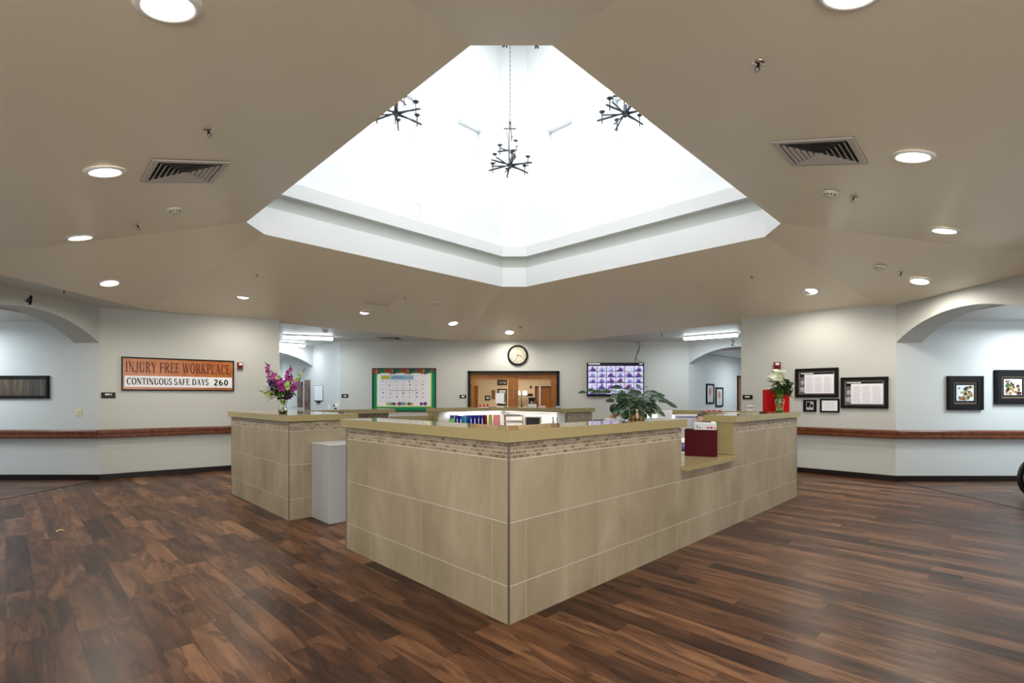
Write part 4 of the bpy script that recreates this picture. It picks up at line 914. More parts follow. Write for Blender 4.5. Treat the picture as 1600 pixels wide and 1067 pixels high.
# ================================================================ ceiling fixtures
def downlight(label, px, py, power):
    M = ceil_matrix(px, py, False); t = thing('recessed_light', label, 'ceiling light', M, 'round recessed ceiling lights')
    mb = MB(); mb.lathe([(.145,.0),(.145,-.006),(.125,-.016),(.108,-.012),(.104,.0)], 32); mb.build('trim_ring', WHITE, t)
    mb = MB(); mb.lathe([(.105,-.008),(.0,-.008)], 32); mb.build('lens', LAMPW, t)
    l = bpy.data.lights.new('bulb', 'SPOT'); l.energy = power; l.color = WARM; l.spot_size = R(162); l.spot_blend = .75; l.shadow_soft_size = .09
    o = bpy.data.objects.new('bulb', l); C.objects.link(o); o.parent = t; o.location = (0,0,-.03)
    # the beam hangs straight down whatever the slope
    o.matrix_parent_inverse = Matrix(); o.rotation_euler = M.to_3x3().inverted().to_euler()
DL = [(262,8,'large round recessed light at the top left'), (164,268,'round recessed light left of the left square vent'), (125,371,'round recessed light at the far left, above the left archway'), (171,442,'round recessed light above the archway number 4'),
      (381,462,'round recessed light above the orange sign'), (571,487,'round recessed light below the far left square vent'), (708,505,'round recessed light left of the one above the clock'), (796,519,'round recessed light above the clock'),
      (891,505,'round recessed light right of the one above the clock'), (1032,486,'round recessed light below the far right square vent'), (1266,455,'round recessed light above the framed notices'), (1437,439,'round recessed light above the right archway'),
      (1476,360,'round recessed light second from the top right'), (1427,244,'round recessed light right of the right square vent'), (1330,-14,'round recessed light just above the top right edge')]
for x, y, lb in DL: downlight(lb, x, y, SPOT_P)
def sprinkler(label, px, py):
    M = ceil_matrix(px, py, False); t = thing('sprinkler_head', label, 'sprinkler', M @ Matrix.Scale(.8, 4))
    mb = MB(); mb.lathe([(.05,0),(.048,-.006),(.018,-.012),(.0,-.012)], 20); mb.build('escutcheon', CHROME, t)
    mb = MB(); mb.lathe([(0,-.01),(.012,-.01),(.012,-.03),(0,-.03)], 10)
    for s in (-1, 1): mb.tube([(s*.010,0,-.028),(s*.020,0,-.045),(0,0,-.062)], .0035, 6)
    mb.build('frame_arms', BASEB, t)
    mb = MB(); mb.lathe([(0,-.060),(.024,-.062),(.026,-.065),(0,-.067)], 14); mb.build('deflector', STEEL, t)
for x, y, lb in ((325,203,'sprinkler head above the left square vent'), (1186,98,'sprinkler head high on the right ceiling slope'), (215,352,'sprinkler head below the left smoke detector'), (1334,308,'sprinkler head beside the right round detector'), (1408,426,'sprinkler head left of the light above the right archway'),
                 (401,428,'sprinkler head above the light over the orange sign'), (632,464,'sprinkler head right of the far left vent'), (1175,431,'sprinkler head between the far right vent and the framed notices'), (813,511,'sprinkler head beside the light above the clock'), (100,455,'sprinkler head on the flat strip above the left archway'), (621,529,'sprinkler head by the flat grille above the bulletin board'), (1034,522,'tiny sprinkler head above the wall screen')): sprinkler(lb, x, y)
def detector(label, px, py, s=1.0):
    M = ceil_matrix(px, py, False); t = thing('smoke_detector', label, 'smoke detector', M @ Matrix.Scale(.85, 4))
    mb = MB(); mb.lathe([(.085*s,0),(.085*s,-.014),(.070*s,-.020),(.0,-.020)], 28); mb.build('base', WHITE, t)
    mb = MB(); mb.lathe([(.062*s,-.020),(.058*s,-.045),(.045*s,-.058),(.0,-.060)], 28); mb.build('sensor_head', CREAMW, t)
    mb = MB()
    for k in range(10): mb.box((.052*s,-.008,-.044),(.062*s,.008,-.030), 0, Matrix.Rotation(k*PI/5, 4, 'Z'))
    mb.build('vent_slots', BLACK, t)
CREAMW = mat('off_white_plastic', (.62,.60,.50), .4)
for x, y, lb in ((272,326,'smoke detector below the left square vent'), (1298,300,'smoke detector below the right square vent'), (1375,417,'smoke detector above the archway corner on the right'), (681,473,'smoke detector between the far left vent and the middle'), (1092,444,'smoke detector right of the far right vent'), (508,516,'dark dome detector in front of the left fluorescent light')): detector(lb, x, y)
def vent(label, px, py, sz=.60, level=True):
    M = ceil_matrix(px, py, level); t = thing('ceiling_vent', label, 'vent', M, 'square four-way ceiling vents')
    h = sz/2; mb = MB(); mb.M = Matrix.Translation((-h,-h,0))
    fr = .045; 
    for a, b in (((0,0),(sz,fr)),((0,sz-fr),(sz,sz)),((0,fr),(fr,sz-fr)),((sz-fr,fr),(sz,sz-fr))): mb.box((a[0],a[1],-.012),(b[0],b[1],-.001))
    mb.build('frame', GRV, t)
    mb = MB(); mb.box((-h+fr,-h+fr,-.003),(h-fr,h-fr,-.001)); mb.build('dark_core', BLACK, t)
    n = 6; e0 = h-fr
    for k in range(n):
        o_, i_ = e0-k*e0/(n+.3)-.018, e0-k*e0/(n+.3)-.040
        if i_ < .01: break
        mb = MB(); zo, zi = -.016, -.004
        for r_ in range(4):
            Mr = Matrix.Rotation(r_*PI/2, 4, 'Z'); mb.poly([(-o_,-o_,zo),(o_,-o_,zo),(i_,-i_,zi),(-i_,-i_,zi)], 0, None, False, Mr); mb.poly([(-o_,-o_,zo+.002),(-i_,-i_,zi+.002),(i_,-i_,zi+.002),(o_,-o_,zo+.002)], 0, None, False, Mr)
        mb.build('louvre', GRV, t)
GRV = mat('vent_enamel', (.50,.47,.44), .4)
for x, y, lb in ((289,268,'square vent on the left ceiling slope'), (1281,238,'square vent on the right ceiling slope'), (598,466,'far square vent left of the middle above the bulletin board'), (1003,465,'far square vent above the wall screen')): vent(lb, x, y)
vent('square grille in the flat ceiling above the bulletin board', 610, 528.5, .6, False)
# fluorescent wrap fixtures in the recesses
def tube_light(label, P, Q, power, real=True):
    d = Q-P; L = d.length; a = math.atan2(d.y, d.x); c = (P+Q)/2
    t = thing('fluorescent_light', label, 'ceiling light', TR(c.x, c.y, CH-.002 if real else HH-.035, a))
    mb = MB(); mb.bbox((-L/2,-.13,-.03),(L/2,.13,0), .004); mb.build('housing', WHITE, t)
    mb = MB(); pr = [(-.12,-.03),(-.105,-.07),(-.06,-.09),(.06,-.09),(.105,-.07),(.12,-.03)]
    for p, r_ in zip(pr, pr[1:]): mb.poly([(-L/2+.02,p[0],p[1]),(-L/2+.02,r_[0],r_[1]),(L/2-.02,r_[0],r_[1]),(L/2-.02,p[0],p[1])])
    for s in (-1, 1): mb.poly([(s*(L/2-.02),p[0],p[1]) for p in pr])
    mb.build('lens', TUBEW, t)
    l = bpy.data.lights.new('tube', 'AREA'); l.energy = power; l.color = COOL; l.shape = 'RECTANGLE'; l.size = L; l.size_y = .2
    o = bpy.data.objects.new('tube', l); C.objects.link(o); o.parent = t; o.location = (0,0,-.10)
def cp(x, y): return on_level(x, y, CH)
tube_light('long fluorescent fixture in the left recess, nearer one', cp(441,523), cp(521,526), HALL_P*.55)
tube_light('long fluorescent fixture in the left recess, farther one', cp(424,534), cp(476,537.5), HALL_P*.3)
tube_light('long fluorescent fixture in the right recess by archway 2', cp(1069,526), cp(1153,519.5), HALL_P*.7)
for x in (-9.3, -11.6): tube_light('fluorescent fixture hidden in the left corridor, %s one' % ('nearer' if x > -10 else 'farther'), Vector((x,6.9,0)), Vector((x,8.1,0)), HALL_P*.8, False)
for x in (8.6, 11.2): tube_light('fluorescent fixture hidden in the right corridor, %s one' % ('nearer' if x < 10 else 'farther'), Vector((x,6.7,0)), Vector((x,7.9,0)), HALL_P*1.3, False)
tube_light('fluorescent fixture beyond the far right archway', Vector((7.2,14.3,0)), Vector((8.0,15.1,0)), HALL_P*.7, False)
tube_light('fluorescent fixture beyond the far left archway', Vector((-8.4,15.6,0)), Vector((-9.1,16.3,0)), HALL_P*.7, False)
# ================================================================ chandeliers
DARKM = mat('dark_nickel', (.085,.095,.12), .4, metal=.5)
FROST = mat('frosted_glass', (.95,.95,.95), .4, emit=(1,.97,.92), es=2.5)
def make_chandelier():
    t = thing('chandelier', '', 'chandelier', None, 'dark metal chandeliers in the ceiling well')
    mb = MB(); mb.lathe([(0,-.055),(.022,-.05),(.034,-.03),(.036,-.01),(.05,0),(.05,.03),(.035,.04),(.03,.12),(0,.12)], 20); mb.build('hub', DARKM, t)
    mb = MB()
    for k in range(3):
        a = k*2*PI/3; mb.tube([(.022*math.cos(a),.022*math.sin(a),.02),(.028*math.cos(a),.028*math.sin(a),.50),(.012*math.cos(a),.012*math.sin(a),.74)], .008, 6)
    for k in range(2):
        s = 1-2*k; mb.tube([(s*.018,0,.10),(s*.030,0,.45),(s*.07,.01,.70)], .005, 6)
    mb.tube([(-.11,-.02,.645),(.11,.02,.665)], .008, 6); mb.tube([(-.02,-.07,.66),(.02,.07,.66)], .008, 6); mb.lathe([(0,.73),(.02,.74),(.02,.78),(0,.79)], 12)
    mb.build('column', DARKM, t)
    def armset(r, z, ang, k):
        mb = MB(); ca, sa = math.cos(ang), math.sin(ang); P = lambda rr, zz, o=0: (rr*ca-o*sa, rr*sa+o*ca, z+zz)
        rs = r*.82
        mb.tube([P(.03,.012), P(r,-.016)], .014, 6); mb.tube([P(.03,-.006,.012), P(rs,.03,.045)], .011, 6); mb.tube([P(rs,-.07), P(rs,.075)], .009, 6)
        arm = mb.build('arm', DARKM, t)
        c = P(rs, .075)
        mb = MB(); mb.lathe([(0,0),(.012,0),(.034,.016),(.046,.03),(.040,.032),(0,.030)], 16, 0, Matrix.Translation(c)); mb.build('cup', DARKM, arm)
        mb = MB(); mb.lathe([(.030,.032),(.042,.06),(.046,.12),(.050,.16),(.047,.16),(.040,.06),(.0,.036)], 18, 0, Matrix.Translation(c)); mb.build('glass_shade', FROST, arm)
    for k in range(6): armset(.41, 0, R(38+60*k), k)
    for k in range(3): armset(.22, .26, R(62+120*k), k)
    mb = MB(); z = .79; k = 0
    while z < 4.05:
        Mq = Matrix.Translation((0,0,z+.022)) @ Matrix.Rotation(PI/2*(k%2), 4, 'Z'); pts = [(.010*math.cos(j*PI/4), 0, .024*math.sin(j*PI/4)) for j in range(9)]
        mb.tube([Mq @ Vector(p) for p in pts], .0032, 4, 0, None, False); z += .040; k += 1
    mb.build('chain', DARKM, t)
    mb = MB(); mb.lathe([(0,4.03),(.03,4.035),(.07,4.065),(0,4.07)], 20); mb.build('ceiling_rose', DARKM, t)
    return t
ch0 = make_chandelier(); HUBZ = 5.53
CHP = [(-.035,8.76,'chandelier in full view at the centre of the ceiling well'), (-1.68,7.16,'left chandelier half hidden by the ceiling edge'), (1.64,7.16,'right chandelier half hidden by the ceiling edge'), (.12,5.42,'nearest chandelier, only its lowest arms showing at the top')]
for i, (x, y, lb) in enumerate(CHP):
    o = ch0 if i == 0 else copy_tree(ch0); o.location = (x, y, HUBZ); o['label'] = lb
    if i: o.rotation_euler = (0, 0, R(0 if i < 3 else 25))
# return grille on the far left well wall
gp = on_wall(646, 330, (T4[6][0], T4[6][1]), (T4[5][0], T4[5][1]))
ga = math.atan2(T4[5][1]-T4[6][1], T4[5][0]-T4[6][0]); t = thing('wall_grille', 'faint white slatted grille low on the well wall', 'grille', TR(gp.x-.13*math.cos(ga), gp.y-.13*math.sin(ga), gp.z-.10, ga))
mb = MB()
for k in range(5): mb.box((.03+.05*k,-.012,.02),(.05+.05*k,-.002,.26))
mb.build('slats', mat('grille_grey', (.78,.80,.82), .5), t); frame_mb(.28,.28,.015,.014,False).build('frame', TOWER, t)
# ================================================================ things on and around the counter
def cyl_vase(label, x, y, z, prof, water):
    t = thing('glass_vase', label, 'vase', TR(x, y, z))
    mb = MB(); inner = [(r-.003, zz) for r, zz in reversed(prof) if zz > .004]
    mb.lathe([(0,0)]+prof+inner+[(0,.006)], 28); mb.build('glass_body', GLASS, t)
    return t
STEM = mat('stem_green', (.16,.30,.04), .4); LEAFD = mat('leaf_dark_green', (.022,.060,.014), .35, var=(20,(.05,.12,.03),.4,.7)); LEAFP = mat('plant_leaf', (.007,.028,.012), .38, var=(18,(.018,.058,.022),.4,.7))
MAG = mat('magenta_petal', (.26,.010,.15), .5, var=(30,(.40,.03,.26),.4,.6)); PUR = mat('purple_petal', (.05,.015,.09), .5); LIMEF = mat('lime_floret', (.42,.52,.16), .5); LILY = mat('lily_petal', (.70,.74,.52), .45); ORG = mat('orange_bud', (.50,.22,.08), .5)
def floret(mb, c, d, r, m=0, n=5):
    d = Vector(d).normalized(); x = d.orthogonal().normalized(); y = d.cross(x)
    for k in range(n):
        a = 2*PI*k/n+random.random(); o = x*math.cos(a)+y*math.sin(a)
        mb.leaf(c, d*.65+o, d, r, r*.62, m, bend=.35, n=3)
# purple bouquet, left counter
random.seed(21)
vx, vy = -2.885, 6.22; vz = SZ1
cyl_vase('clear glass vase of purple flowers on the left counter block', vx, vy, vz, [(.050,.0),(.054,.02),(.050,.07),(.044,.11),(.052,.16),(.072,.205)], .1)
t = thing('flower_bouquet', 'bouquet of magenta and purple gladiolus with lime blossoms in the left vase', 'flowers', TR(vx, vy, vz))
mb = MB()
for k in range(14):
    a = k*2*PI/14; mb.tube([(.030*math.cos(a+2.4),.030*math.sin(a+2.4),.012),(.010*math.cos(a),.010*math.sin(a),.11),(.045*math.cos(a),.045*math.sin(a),.21),(.10*math.cos(a),.08*math.sin(a),.32)], .0045, 6)
mb.build('stems', STEM, t)
mb = MB()
for k in range(95):
    a = random.uniform(0, 2*PI); e = random.uniform(-.15, 1.0); b0 = (random.uniform(-.07,.07), random.uniform(-.05,.05), random.uniform(.21,.33))
    mb.leaf(b0, (math.cos(a), math.sin(a)*.8, e), (0,0,1), random.uniform(.09,.20), random.uniform(.03,.055), 0, bend=.35)
mb.build('foliage', LEAFD, t)
spikes = [((-.04,0,.25),(-.20,.0,.60),.060,MAG,'magenta gladiolus spike leaning left'),((.05,-.02,.28),(.10,-.03,.56),.058,MAG,'tall magenta gladiolus spike'),((.0,-.05,.22),(.01,-.10,.42),.068,MAG,'dense magenta bloom at the centre'),((.05,.0,.20),(.20,-.02,.40),.045,MAG,'magenta spike low on the right'),
          ((-.05,-.02,.27),(-.155,-.04,.42),.055,PUR,'dark purple bloom'),((.03,.03,.2),(.13,-.06,.24),.05,PUR,'dark purple bloom'),((.06,.03,.30),(.235,.02,.52),.038,LIMEF,'lime green bloom'),((-.04,.03,.30),(-.07,.0,.46),.045,LIMEF,'lime green bloom'),((-.06,-.03,.22),(-.215,-.05,.27),.038,LIMEF,'lime green bloom'),((.05,-.05,.26),(.115,-.1,.40),.04,LIMEF,'lime green bloom')]
for p0, p1, r_, m_c, lb in spikes:
    mb = MB(); p0, p1 = Vector(p0), Vector(p1); d = p1-p0; n = 9; mb.tube([p0, p0+d*.5+Vector((0,0,.01)), p1+d.normalized()*.03], [.005,.004,.0015], 6, 1)
    for k in range(n):
        f = .38+.62*k/(n-1); s = r_*(1.05-.5*max(0,f-.55)/.45*1.0); a = k*2.4
        o = d.orthogonal().normalized(); o = Matrix.Rotation(a, 3, d.normalized()) @ o
        floret(mb, p0+d*f+o*r_*.25, o+d.normalized()*.5, s, 0)
    mb.leaf(p1, d, (0,1,0), .07, .010, 1, bend=.05)
    mb.build('blossom_spike', [m_c, LEAFD], t, lb)
# white lilies, right counter
random.seed(5); P_ = kp(5.32, .10); lx, ly = P_.x, P_.y
cyl_vase('clear glass vase of white lilies in front of the bright red box', lx, ly, SZ1, [(.046,0),(.050,.02),(.046,.06),(.058,.12),(.066,.155),(.052,.185),(.056,.205)], .1)
t = thing('flower_bouquet', 'bouquet of white lilies with dark leaves in the right vase', 'flowers', TR(lx, ly, SZ1))
mb = MB()
for k in range(12):
    a = k*2*PI/12; mb.tube([(.028*math.cos(a+2),.028*math.sin(a+2),.012),(.020*math.cos(a),.020*math.sin(a),.12),(.03*math.cos(a),.03*math.sin(a),.22),(.06*math.cos(a),.05*math.sin(a),.32)], .006, 6)
mb.build('stems', mat('bright_stem', (.16,.42,.03), .4), t)
mb = MB()
for k in range(170):
    a = random.uniform(0, 2*PI); e = random.uniform(-.1, .9); b0 = (random.uniform(-.08,.15), random.uniform(-.07,.05), random.uniform(.22,.42))
    mb.leaf(b0, (math.cos(a), math.sin(a)*.8, e), (0,0,1), random.uniform(.09,.16), random.uniform(.030,.048), 0, bend=.3)
mb.build('foliage', LEAFD, t)
for c, d, r_ in (((-.02,0,.55),(0,-.3,1),.10),((-.07,-.02,.48),(-.3,-.4,.9),.10),((.03,-.03,.46),(.6,-.3,.5),.11),((-.02,-.05,.43),(0,-.8,.5),.09)):
    mb = MB(); floret(mb, c, d, r_, 0, 6); mb.tube([(0,0,.25), c], .004, 6, 1); mb.build('lily_bloom', [LILY, STEM], t)
for c, d in (((.17,-.02,.36),(.8,0,.1)), ((-.11,-.02,.44),(-.7,-.2,.5))):
    mb = MB(); mb.leaf(c, d, (0,0,1), .07, .03, 0, bend=.1); mb.tube([(0,0,.25), c], .003, 6, 1); mb.build('lily_bud', [ORG, STEM], t, 'orange pink bud')
# trailing plant in a striped pot
random.seed(12); P_ = kp(1.80, .20); px_, py_ = P_.x, P_.y
t = thing('potted_plant', 'bushy trailing houseplant in a striped metallic pot on the near worktop', 'plant', TR(px_, py_, SZ1))
mb = MB(); prof = [(.070,.0),(.074,.02),(.080,.09),(.083,.105),(.078,.105),(.075,.085),(0,.085)]
n = 48
for (r0, z0), (r1, z1) in zip([(0,0)]+prof, prof):
    for k in range(n):
        a, b = 2*PI*k/n, 2*PI*(k+1)/n; m_ = (k//2) % 2 if r1 > .06 else 0
        pts = [(r0*math.cos(a),r0*math.sin(a),z0),(r0*math.cos(b),r0*math.sin(b),z0),(r1*math.cos(b),r1*math.sin(b),z1),(r1*math.cos(a),r1*math.sin(a),z1)]
        if r0 == 0: pts = pts[1:]
        elif r1 == 0: pts = pts[:3]
        mb.poly(pts, m_, None, True)
mb.build('pot', [mat('copper_stripe', (.40,.20,.09), .25, metal=.9), mat('champagne_stripe', (.75,.66,.52), .2, metal=.9)], t)
mb = MB(); mb.lathe([(.076,.088),(.0,.094)], 20); mb.build('soil', mat('soil', (.03,.02,.012), .9), t)
def to_local(px, py, dy=0):  # point near the pot at the pot's depth + dy
    p = at(px, py, py_+dy); return Vector((p.x-px_, dy, p.z-SZ1))
heart = [(912,613,-.05),(925,610,.1),(936,612,.0),(950,612,.1),(962,617,-.1),(966,605,.1),(975,612,-.15),(985,606,.05),(992,612,.15),(998,616,-.1),(1004,607,.1),(1010,613,-.05),(1018,613,.1),(1026,622,0),(1034,626,.05),(1045,630,0),(1050,633,-.05),(963,642,-.2),(972,640,-.2),(978,647,-.2),(986,630,-.25),(990,642,-.2),(998,636,-.2),(1002,645,-.15),(1010,637,-.1),(1017,640,0),(970,624,-.1),(982,620,-.2),(992,624,-.2),(1004,624,-.1),(1014,624,0),(1022,618,.1),(956,626,.0),(1029,617,.15),(980,636,-.1),(969,634,0),(1006,630,.05),(989,616,.2),(976,618,.2),(997,603,.2)]
heart += [(max(972, random.gauss(988,17)), random.gauss(628,10), random.uniform(-.15,.15)) for _ in range(60)]
mbS = MB(); mbL = MB()
for hx, hy, dy in heart:
    tip = to_local(hx, hy, dy*.8); root = Vector((random.uniform(-.03,.03), random.uniform(-.03,.03), .09)); mid = (root+tip)/2+Vector((0,0,.05+.12*abs(tip.x)))
    mbS.tube([root, root*.6+mid*.4+Vector((0,0,.01)), mid, mid*.4+tip*.6+Vector((0,0,.01)), tip], .0022, 5)
    out = Vector((tip.x*1.2+random.uniform(-.25,.25)*.4, tip.y-.12, -.10 if tip.z < .16 else .02)); out.normalize()
    L = random.uniform(.068,.10)*(.95 if abs(tip.x) > .25 else 1.1); W2_ = L*.66
    upv = Vector((random.uniform(-.3,.3), -.75, .65))
    mbL.leaf(tip-out*L*.3, out, upv, L, W2_, 0, bend=.22, fold=.12, n=6, pinch=.35)
mbL.v = [Vector((v.x, v.y, max(v.z, .006))) for v in mbL.v]
mbS.build('stalks', mat('stalk_green', (.05,.10,.03), .5), t); mbL.build('foliage', LEAFP, t)
# red box, file box, papers
A = kp(5.60, .235)
t = thing('gift_box', 'bright red upright box behind the white lilies', 'box', TR(A.x, A.y, SZ1, R(0)))
mb = MB(); mb.bbox((-.165,-.06,0),(.165,.06,.315), .004); mb.build('box_body', RED, t)
mb = MB(); mb.tube([(-.12,-.045,.31),(-.13,-.045,.33),(-.10,-.045,.335)], .0025, 6); mb.build('handle_cord', WHITE, t)
mb = MB(); mb.sphere((-.035,-.061,.17), .035, 0, 14, 8, None, (.8,.1,1.3)); mb.build('dark_emblem', BLACK, t)
A = kp(4.75, .12); o = MB(); o.bbox((-.06,-.012,0),(.06,.012,.018), .004); o = o.build('stapler', REDD, matrix=TR(A.x, A.y, SZ1, R(20))); tag(o, 'small dark red stapler left of the bright red box', 'stapler')
A = kp(3.215, .25)
t = thing('file_box', 'dark red upright file box standing on the low ledge', 'file box', TR(A.x, A.y, .776, R(-24)))
mb = MB(); mb.box((-.165,-.11,0),(.165,-.104,.285)); mb.box((-.165,.104,0),(.165,.11,.285)); mb.box((-.165,-.104,0),(-.159,.104,.285)); mb.box((.159,-.104,0),(.165,.104,.285)); mb.box((-.159,-.104,0),(.159,.104,.006)); mb.build('box_shell', REDD, t)
mb = MB(); mb.box((-.167,-.113,.275),(.167,-.104,.288)); mb.box((.158,-.113,.275),(.168,.11,.288)); mb.box((-.168,-.113,.275),(-.158,.11,.288)); mb.box((-.168,.104,.275),(.168,.113,.288)); mb.build('rim', REDD, t)
for k in range(6): mb = MB(); mb.box((-.15,-.09+.032*k,.006),(.15,-.087+.032*k,.27+.004*(k%3))); mb.build('folder', mat('manila', (.62,.52,.34), .7) if 'manila' not in bpy.data.materials else bpy.data.materials['manila'], t)
t = thing('paper_box', 'white printed box of supplies resting on the dark red file box', 'box', TR(A.x+.03, A.y-.0, .776+.288, R(-22)))
mb = MB(); mb.bbox((-.10,-.09,0),(.13,.09,.075), .003); mb.build('carton', mat('carton_white', (.55,.57,.60), .5), t)
mb = MB()
for a, b, c, d in ((.03,.06,.02,.034),(.065,.09,.018,.036),(.10,.12,.02,.03)): mb.box((a,-.0912,c),(b,-.09,d))
mb.build('red_print', RED, t)
mb = MB(); mb.box((-.07,-.0912,.02),(-.062,-.09,.05)); mb.box((-.045,-.0912,.02),(-.03,-.09,.03)); mb.build('dark_print', BLACK, t)
def paper_stack(label, a, b, w_, d_, h_, z, turn=0, m=PAPER, name='paper_stack'):
    A = kp(a, b); mb = MB(); n = max(1, int(h_/.004))
    for k in range(n):
        o_ = random.uniform(-.004,.004); mb.box((-w_/2+o_,-d_/2+o_,h_*k/n),(w_/2+o_,d_/2+o_,h_*(k+.85)/n))
    o = mb.build(name, m, matrix=TR(A.x, A.y, z, turn)); tag(o, label, 'papers'); return o
def standing_sheet(label, x0, x1, yt, yb, a, b, turn=0, m=PAPER):
    # an acrylic stand with a sheet, at counter position (a, b)
    A = kp(a, b); W_ = (x1-x0)/FX*A.y; ht = (yb-yt)/FX*A.y; zt = HC-(yt-HY)/FX*A.y
    return A, W_, zt
A = kp(5.36, 1.70)
t = thing('sign_holder', 'white sheet in a clear stand at the inner edge of the right far worktop', 'sign', TR(at(1038.5,650,A.y).x, A.y, .76, 0))
zt = HC-(640.5-HY)/FX*A.y-.76; mb = MB(); mb.box((-.125,-.002,.01),(.125,.002,zt)); mb.build('sheet', PAPER, t); mb = MB(); mb.box((-.13,.003,0),(.13,.008,zt+.005)); mb.box((-.13,-.06,0),(.13,.07,.006)); mb.build('acrylic_stand', THIN, t)
mb = MB()
for k in range(5): mb.box((-.09,-.003,zt-.05-.03*k),(.09,-.002,zt-.044-.03*k))
mb.build('text_lines', cm[0], t)
# white monitor on the right arm desk
A = kp(4.98, .95); mx = at(1073, 660, A.y).x
t = thing('computer_monitor', 'white computer monitor facing left of the seated person in blue', 'monitor', TR(mx, A.y, .76, R(-4)))
zt = HC-(647.5-HY)/FX*A.y-.76; mb = MB(); mb.bbox((-.17,-.02,.08),(.17,.02,zt), .008); mb.build('casing', mat('lilac_white', (.80,.81,.86), .4), t)
mb = MB(); mb.box((-.155,-.022,zt-.045),(.15,-.020,zt-.03)); mb.build('blue_stripe', mat('stripe_blue', (.10,.14,.42), .5), t)
mb = MB(); mb.bbox((-.02,.0,.01),(.02,.03,.10), .003); mb.bbox((-.10,-.08,0),(.10,.09,.012), .004); mb.build('stand', WHITE, t)
# far wing: binders and files, left to right
def book_thing(name, label, cat, x, b, w_, h_, m, z=.76, dp=.22, labelm=None, group=None):
    # place so its front shows at pixel column x on the left wing
    r = (x-CX)/FX; a = (-.02-.6983*b - r*(3.08+.7158*b))/(r*.6983-.7158)*1.0
    t = thing(name, label, cat, km(a, b, z), group)
    mb = MB(); mb.bbox((-w_/2,0,0),(w_/2,dp,h_), .004); mb.build('cover', m, t)
    mb = MB(); mb.box((-w_/2+.006,.008,h_-.004),(w_/2-.006,dp-.01,h_-.0015+.003)); mb.build('pages', PAPER, t)
    if labelm: mb = MB(); mb.box((-w_*.22,-.0012,h_*.30),(w_*.22,.0,h_*.78)); mb.build('spine_label', labelm, t)
    return t
BLUE = mat('binder_blue', (.006,.018,.26), .35); CYAN = mat('binder_cyan', (.05,.30,.42), .4); MAROON = mat('binder_maroon', (.17,.012,.03), .4); GRNB = mat('cup_green', (.12,.42,.06), .4)
bx = 5.44
book_thing('binder', 'blue binder right of the green cup, first of its row', 'binder', 714.5, bx, .05, .315, BLUE, labelm=PAPER)
book_thing('binder', 'blue binder beside the cyan binder', 'binder', 720, bx, .055, .30, BLUE, labelm=PAPER)
book_thing('binder', 'cyan binder between the two groups of blue binders', 'binder', 727.5, bx, .055, .295, CYAN)
for k, (x, lb) in enumerate(((736,'blue binder just right of the cyan binder'),(742,'blue binder, second right of the cyan binder'),(748,'blue binder, third right of the cyan binder'),(753.5,'blue binder beside the maroon one'))): book_thing('binder', lb, 'binder', x, bx, .055, .302, BLUE, labelm=PAPER)
book_thing('binder', 'maroon binder at the right end of the binder row', 'binder', 760, bx, .05, .30, MAROON, labelm=None)
t = thing('pen_cup', 'green pen cup left of the blue binders', 'cup', km(3.70, 5.46, .76)); A = on_level(709, 690, .76); t.location = kp(3.73, 5.46, .76)
mb = MB(); mb.lathe([(0,0),(.045,0),(.052,.25),(.048,.25),(.042,.01),(0,.01)], 20); mb.build('cup', GRNB, t)
for k in range(6): a = k*1.1; mb = MB(); mb.tube([(.01*math.cos(a),.01*math.sin(a),.02),(.05*math.cos(a),.05*math.sin(a),.30+.015*(k%3))], .005, 6); mb.build('pen', (BLACK, BLUE, WHITE)[k%3], t)
# right wing: folders, trays, laptop
def wing(x, a): # b on the right wing for pixel column x at depth a
    r = (x-CX)/FX; return (-.02+.7158*a - r*(3.08+.6983*a))/(.6983+.7158*r)
def upright(name, label, cat, x, a, w_, h_, m, z=.76, th=.02, lean=0):
    b_ = a; r = (x-CX)/FX; a_ = (-.02-.6983*b_ - r*(3.08+.7158*b_))/(r*.6983-.7158); t = thing(name, label, cat, km(a_, b_, z, 0)); mb = MB(); mb.bbox((-w_/2,0,0),(w_/2,th,h_), .002); mb.build('cover', m, t); return t
upright('file_folder', 'lime green folder standing right of the maroon binder', 'folder', 766.5, 5.60, .10, .30, mat('folder_lime', (.42,.50,.12), .6))
upright('file_folder', 'pink folder standing right of the lime green one', 'folder', 776.5, 5.62, .19, .29, mat('folder_pink', (.60,.22,.26), .6))
b = wing(802, 4.95); t = thing('letter_tray', 'two-tier letter tray stacked with papers in the far counter', 'tray', km(4.95, b, .76, R(-50)))
WT = mat('tray_wood', (.30,.17,.08), .5)
for k in range(3): mb = MB(); z = .02+.125*k; mb.box((-.19,0,z),(.19,.28,z+.008)); mb.build('shelf', WT, t)
for x in (-.19,.182): mb = MB(); mb.box((x,.02,0),(x+.008,.28,.30)); mb.build('side', WT, t)
for k, (z, h_) in enumerate(((.153,.03),(.278,.035))):
    o = MB()
    for j in range(6): d_ = random.uniform(-.015,.015); o.box((-.165+d_,-.03+d_,z+h_*j/6),(.16+d_,.25,z+h_*(j+.8)/6))
    b2 = km(4.95, b, .76, R(-50)); o = o.build('paper_stack', PAPER, matrix=b2); tag(o, 'papers on the %s shelf of the letter tray' % ('middle' if k == 0 else 'top'), 'papers')
b = wing(835, 5.0); t = thing('laptop', 'open laptop with dark screen in the far counter', 'laptop', km(4.95, b, .80, R(-52)))
mb = MB(); mb.bbox((-.17,-.26,0),(.17,0,.018), .004); mb.build('base', BLACK, t)
Mq = Matrix.Rotation(R(-12), 4, 'X'); mb = MB(); mb.bbox((-.17,0,.01),(.17,.014,.245), .004, 0, Mq); mb.build('lid', STEELW if 'STEELW' in globals() else WHITE, t)
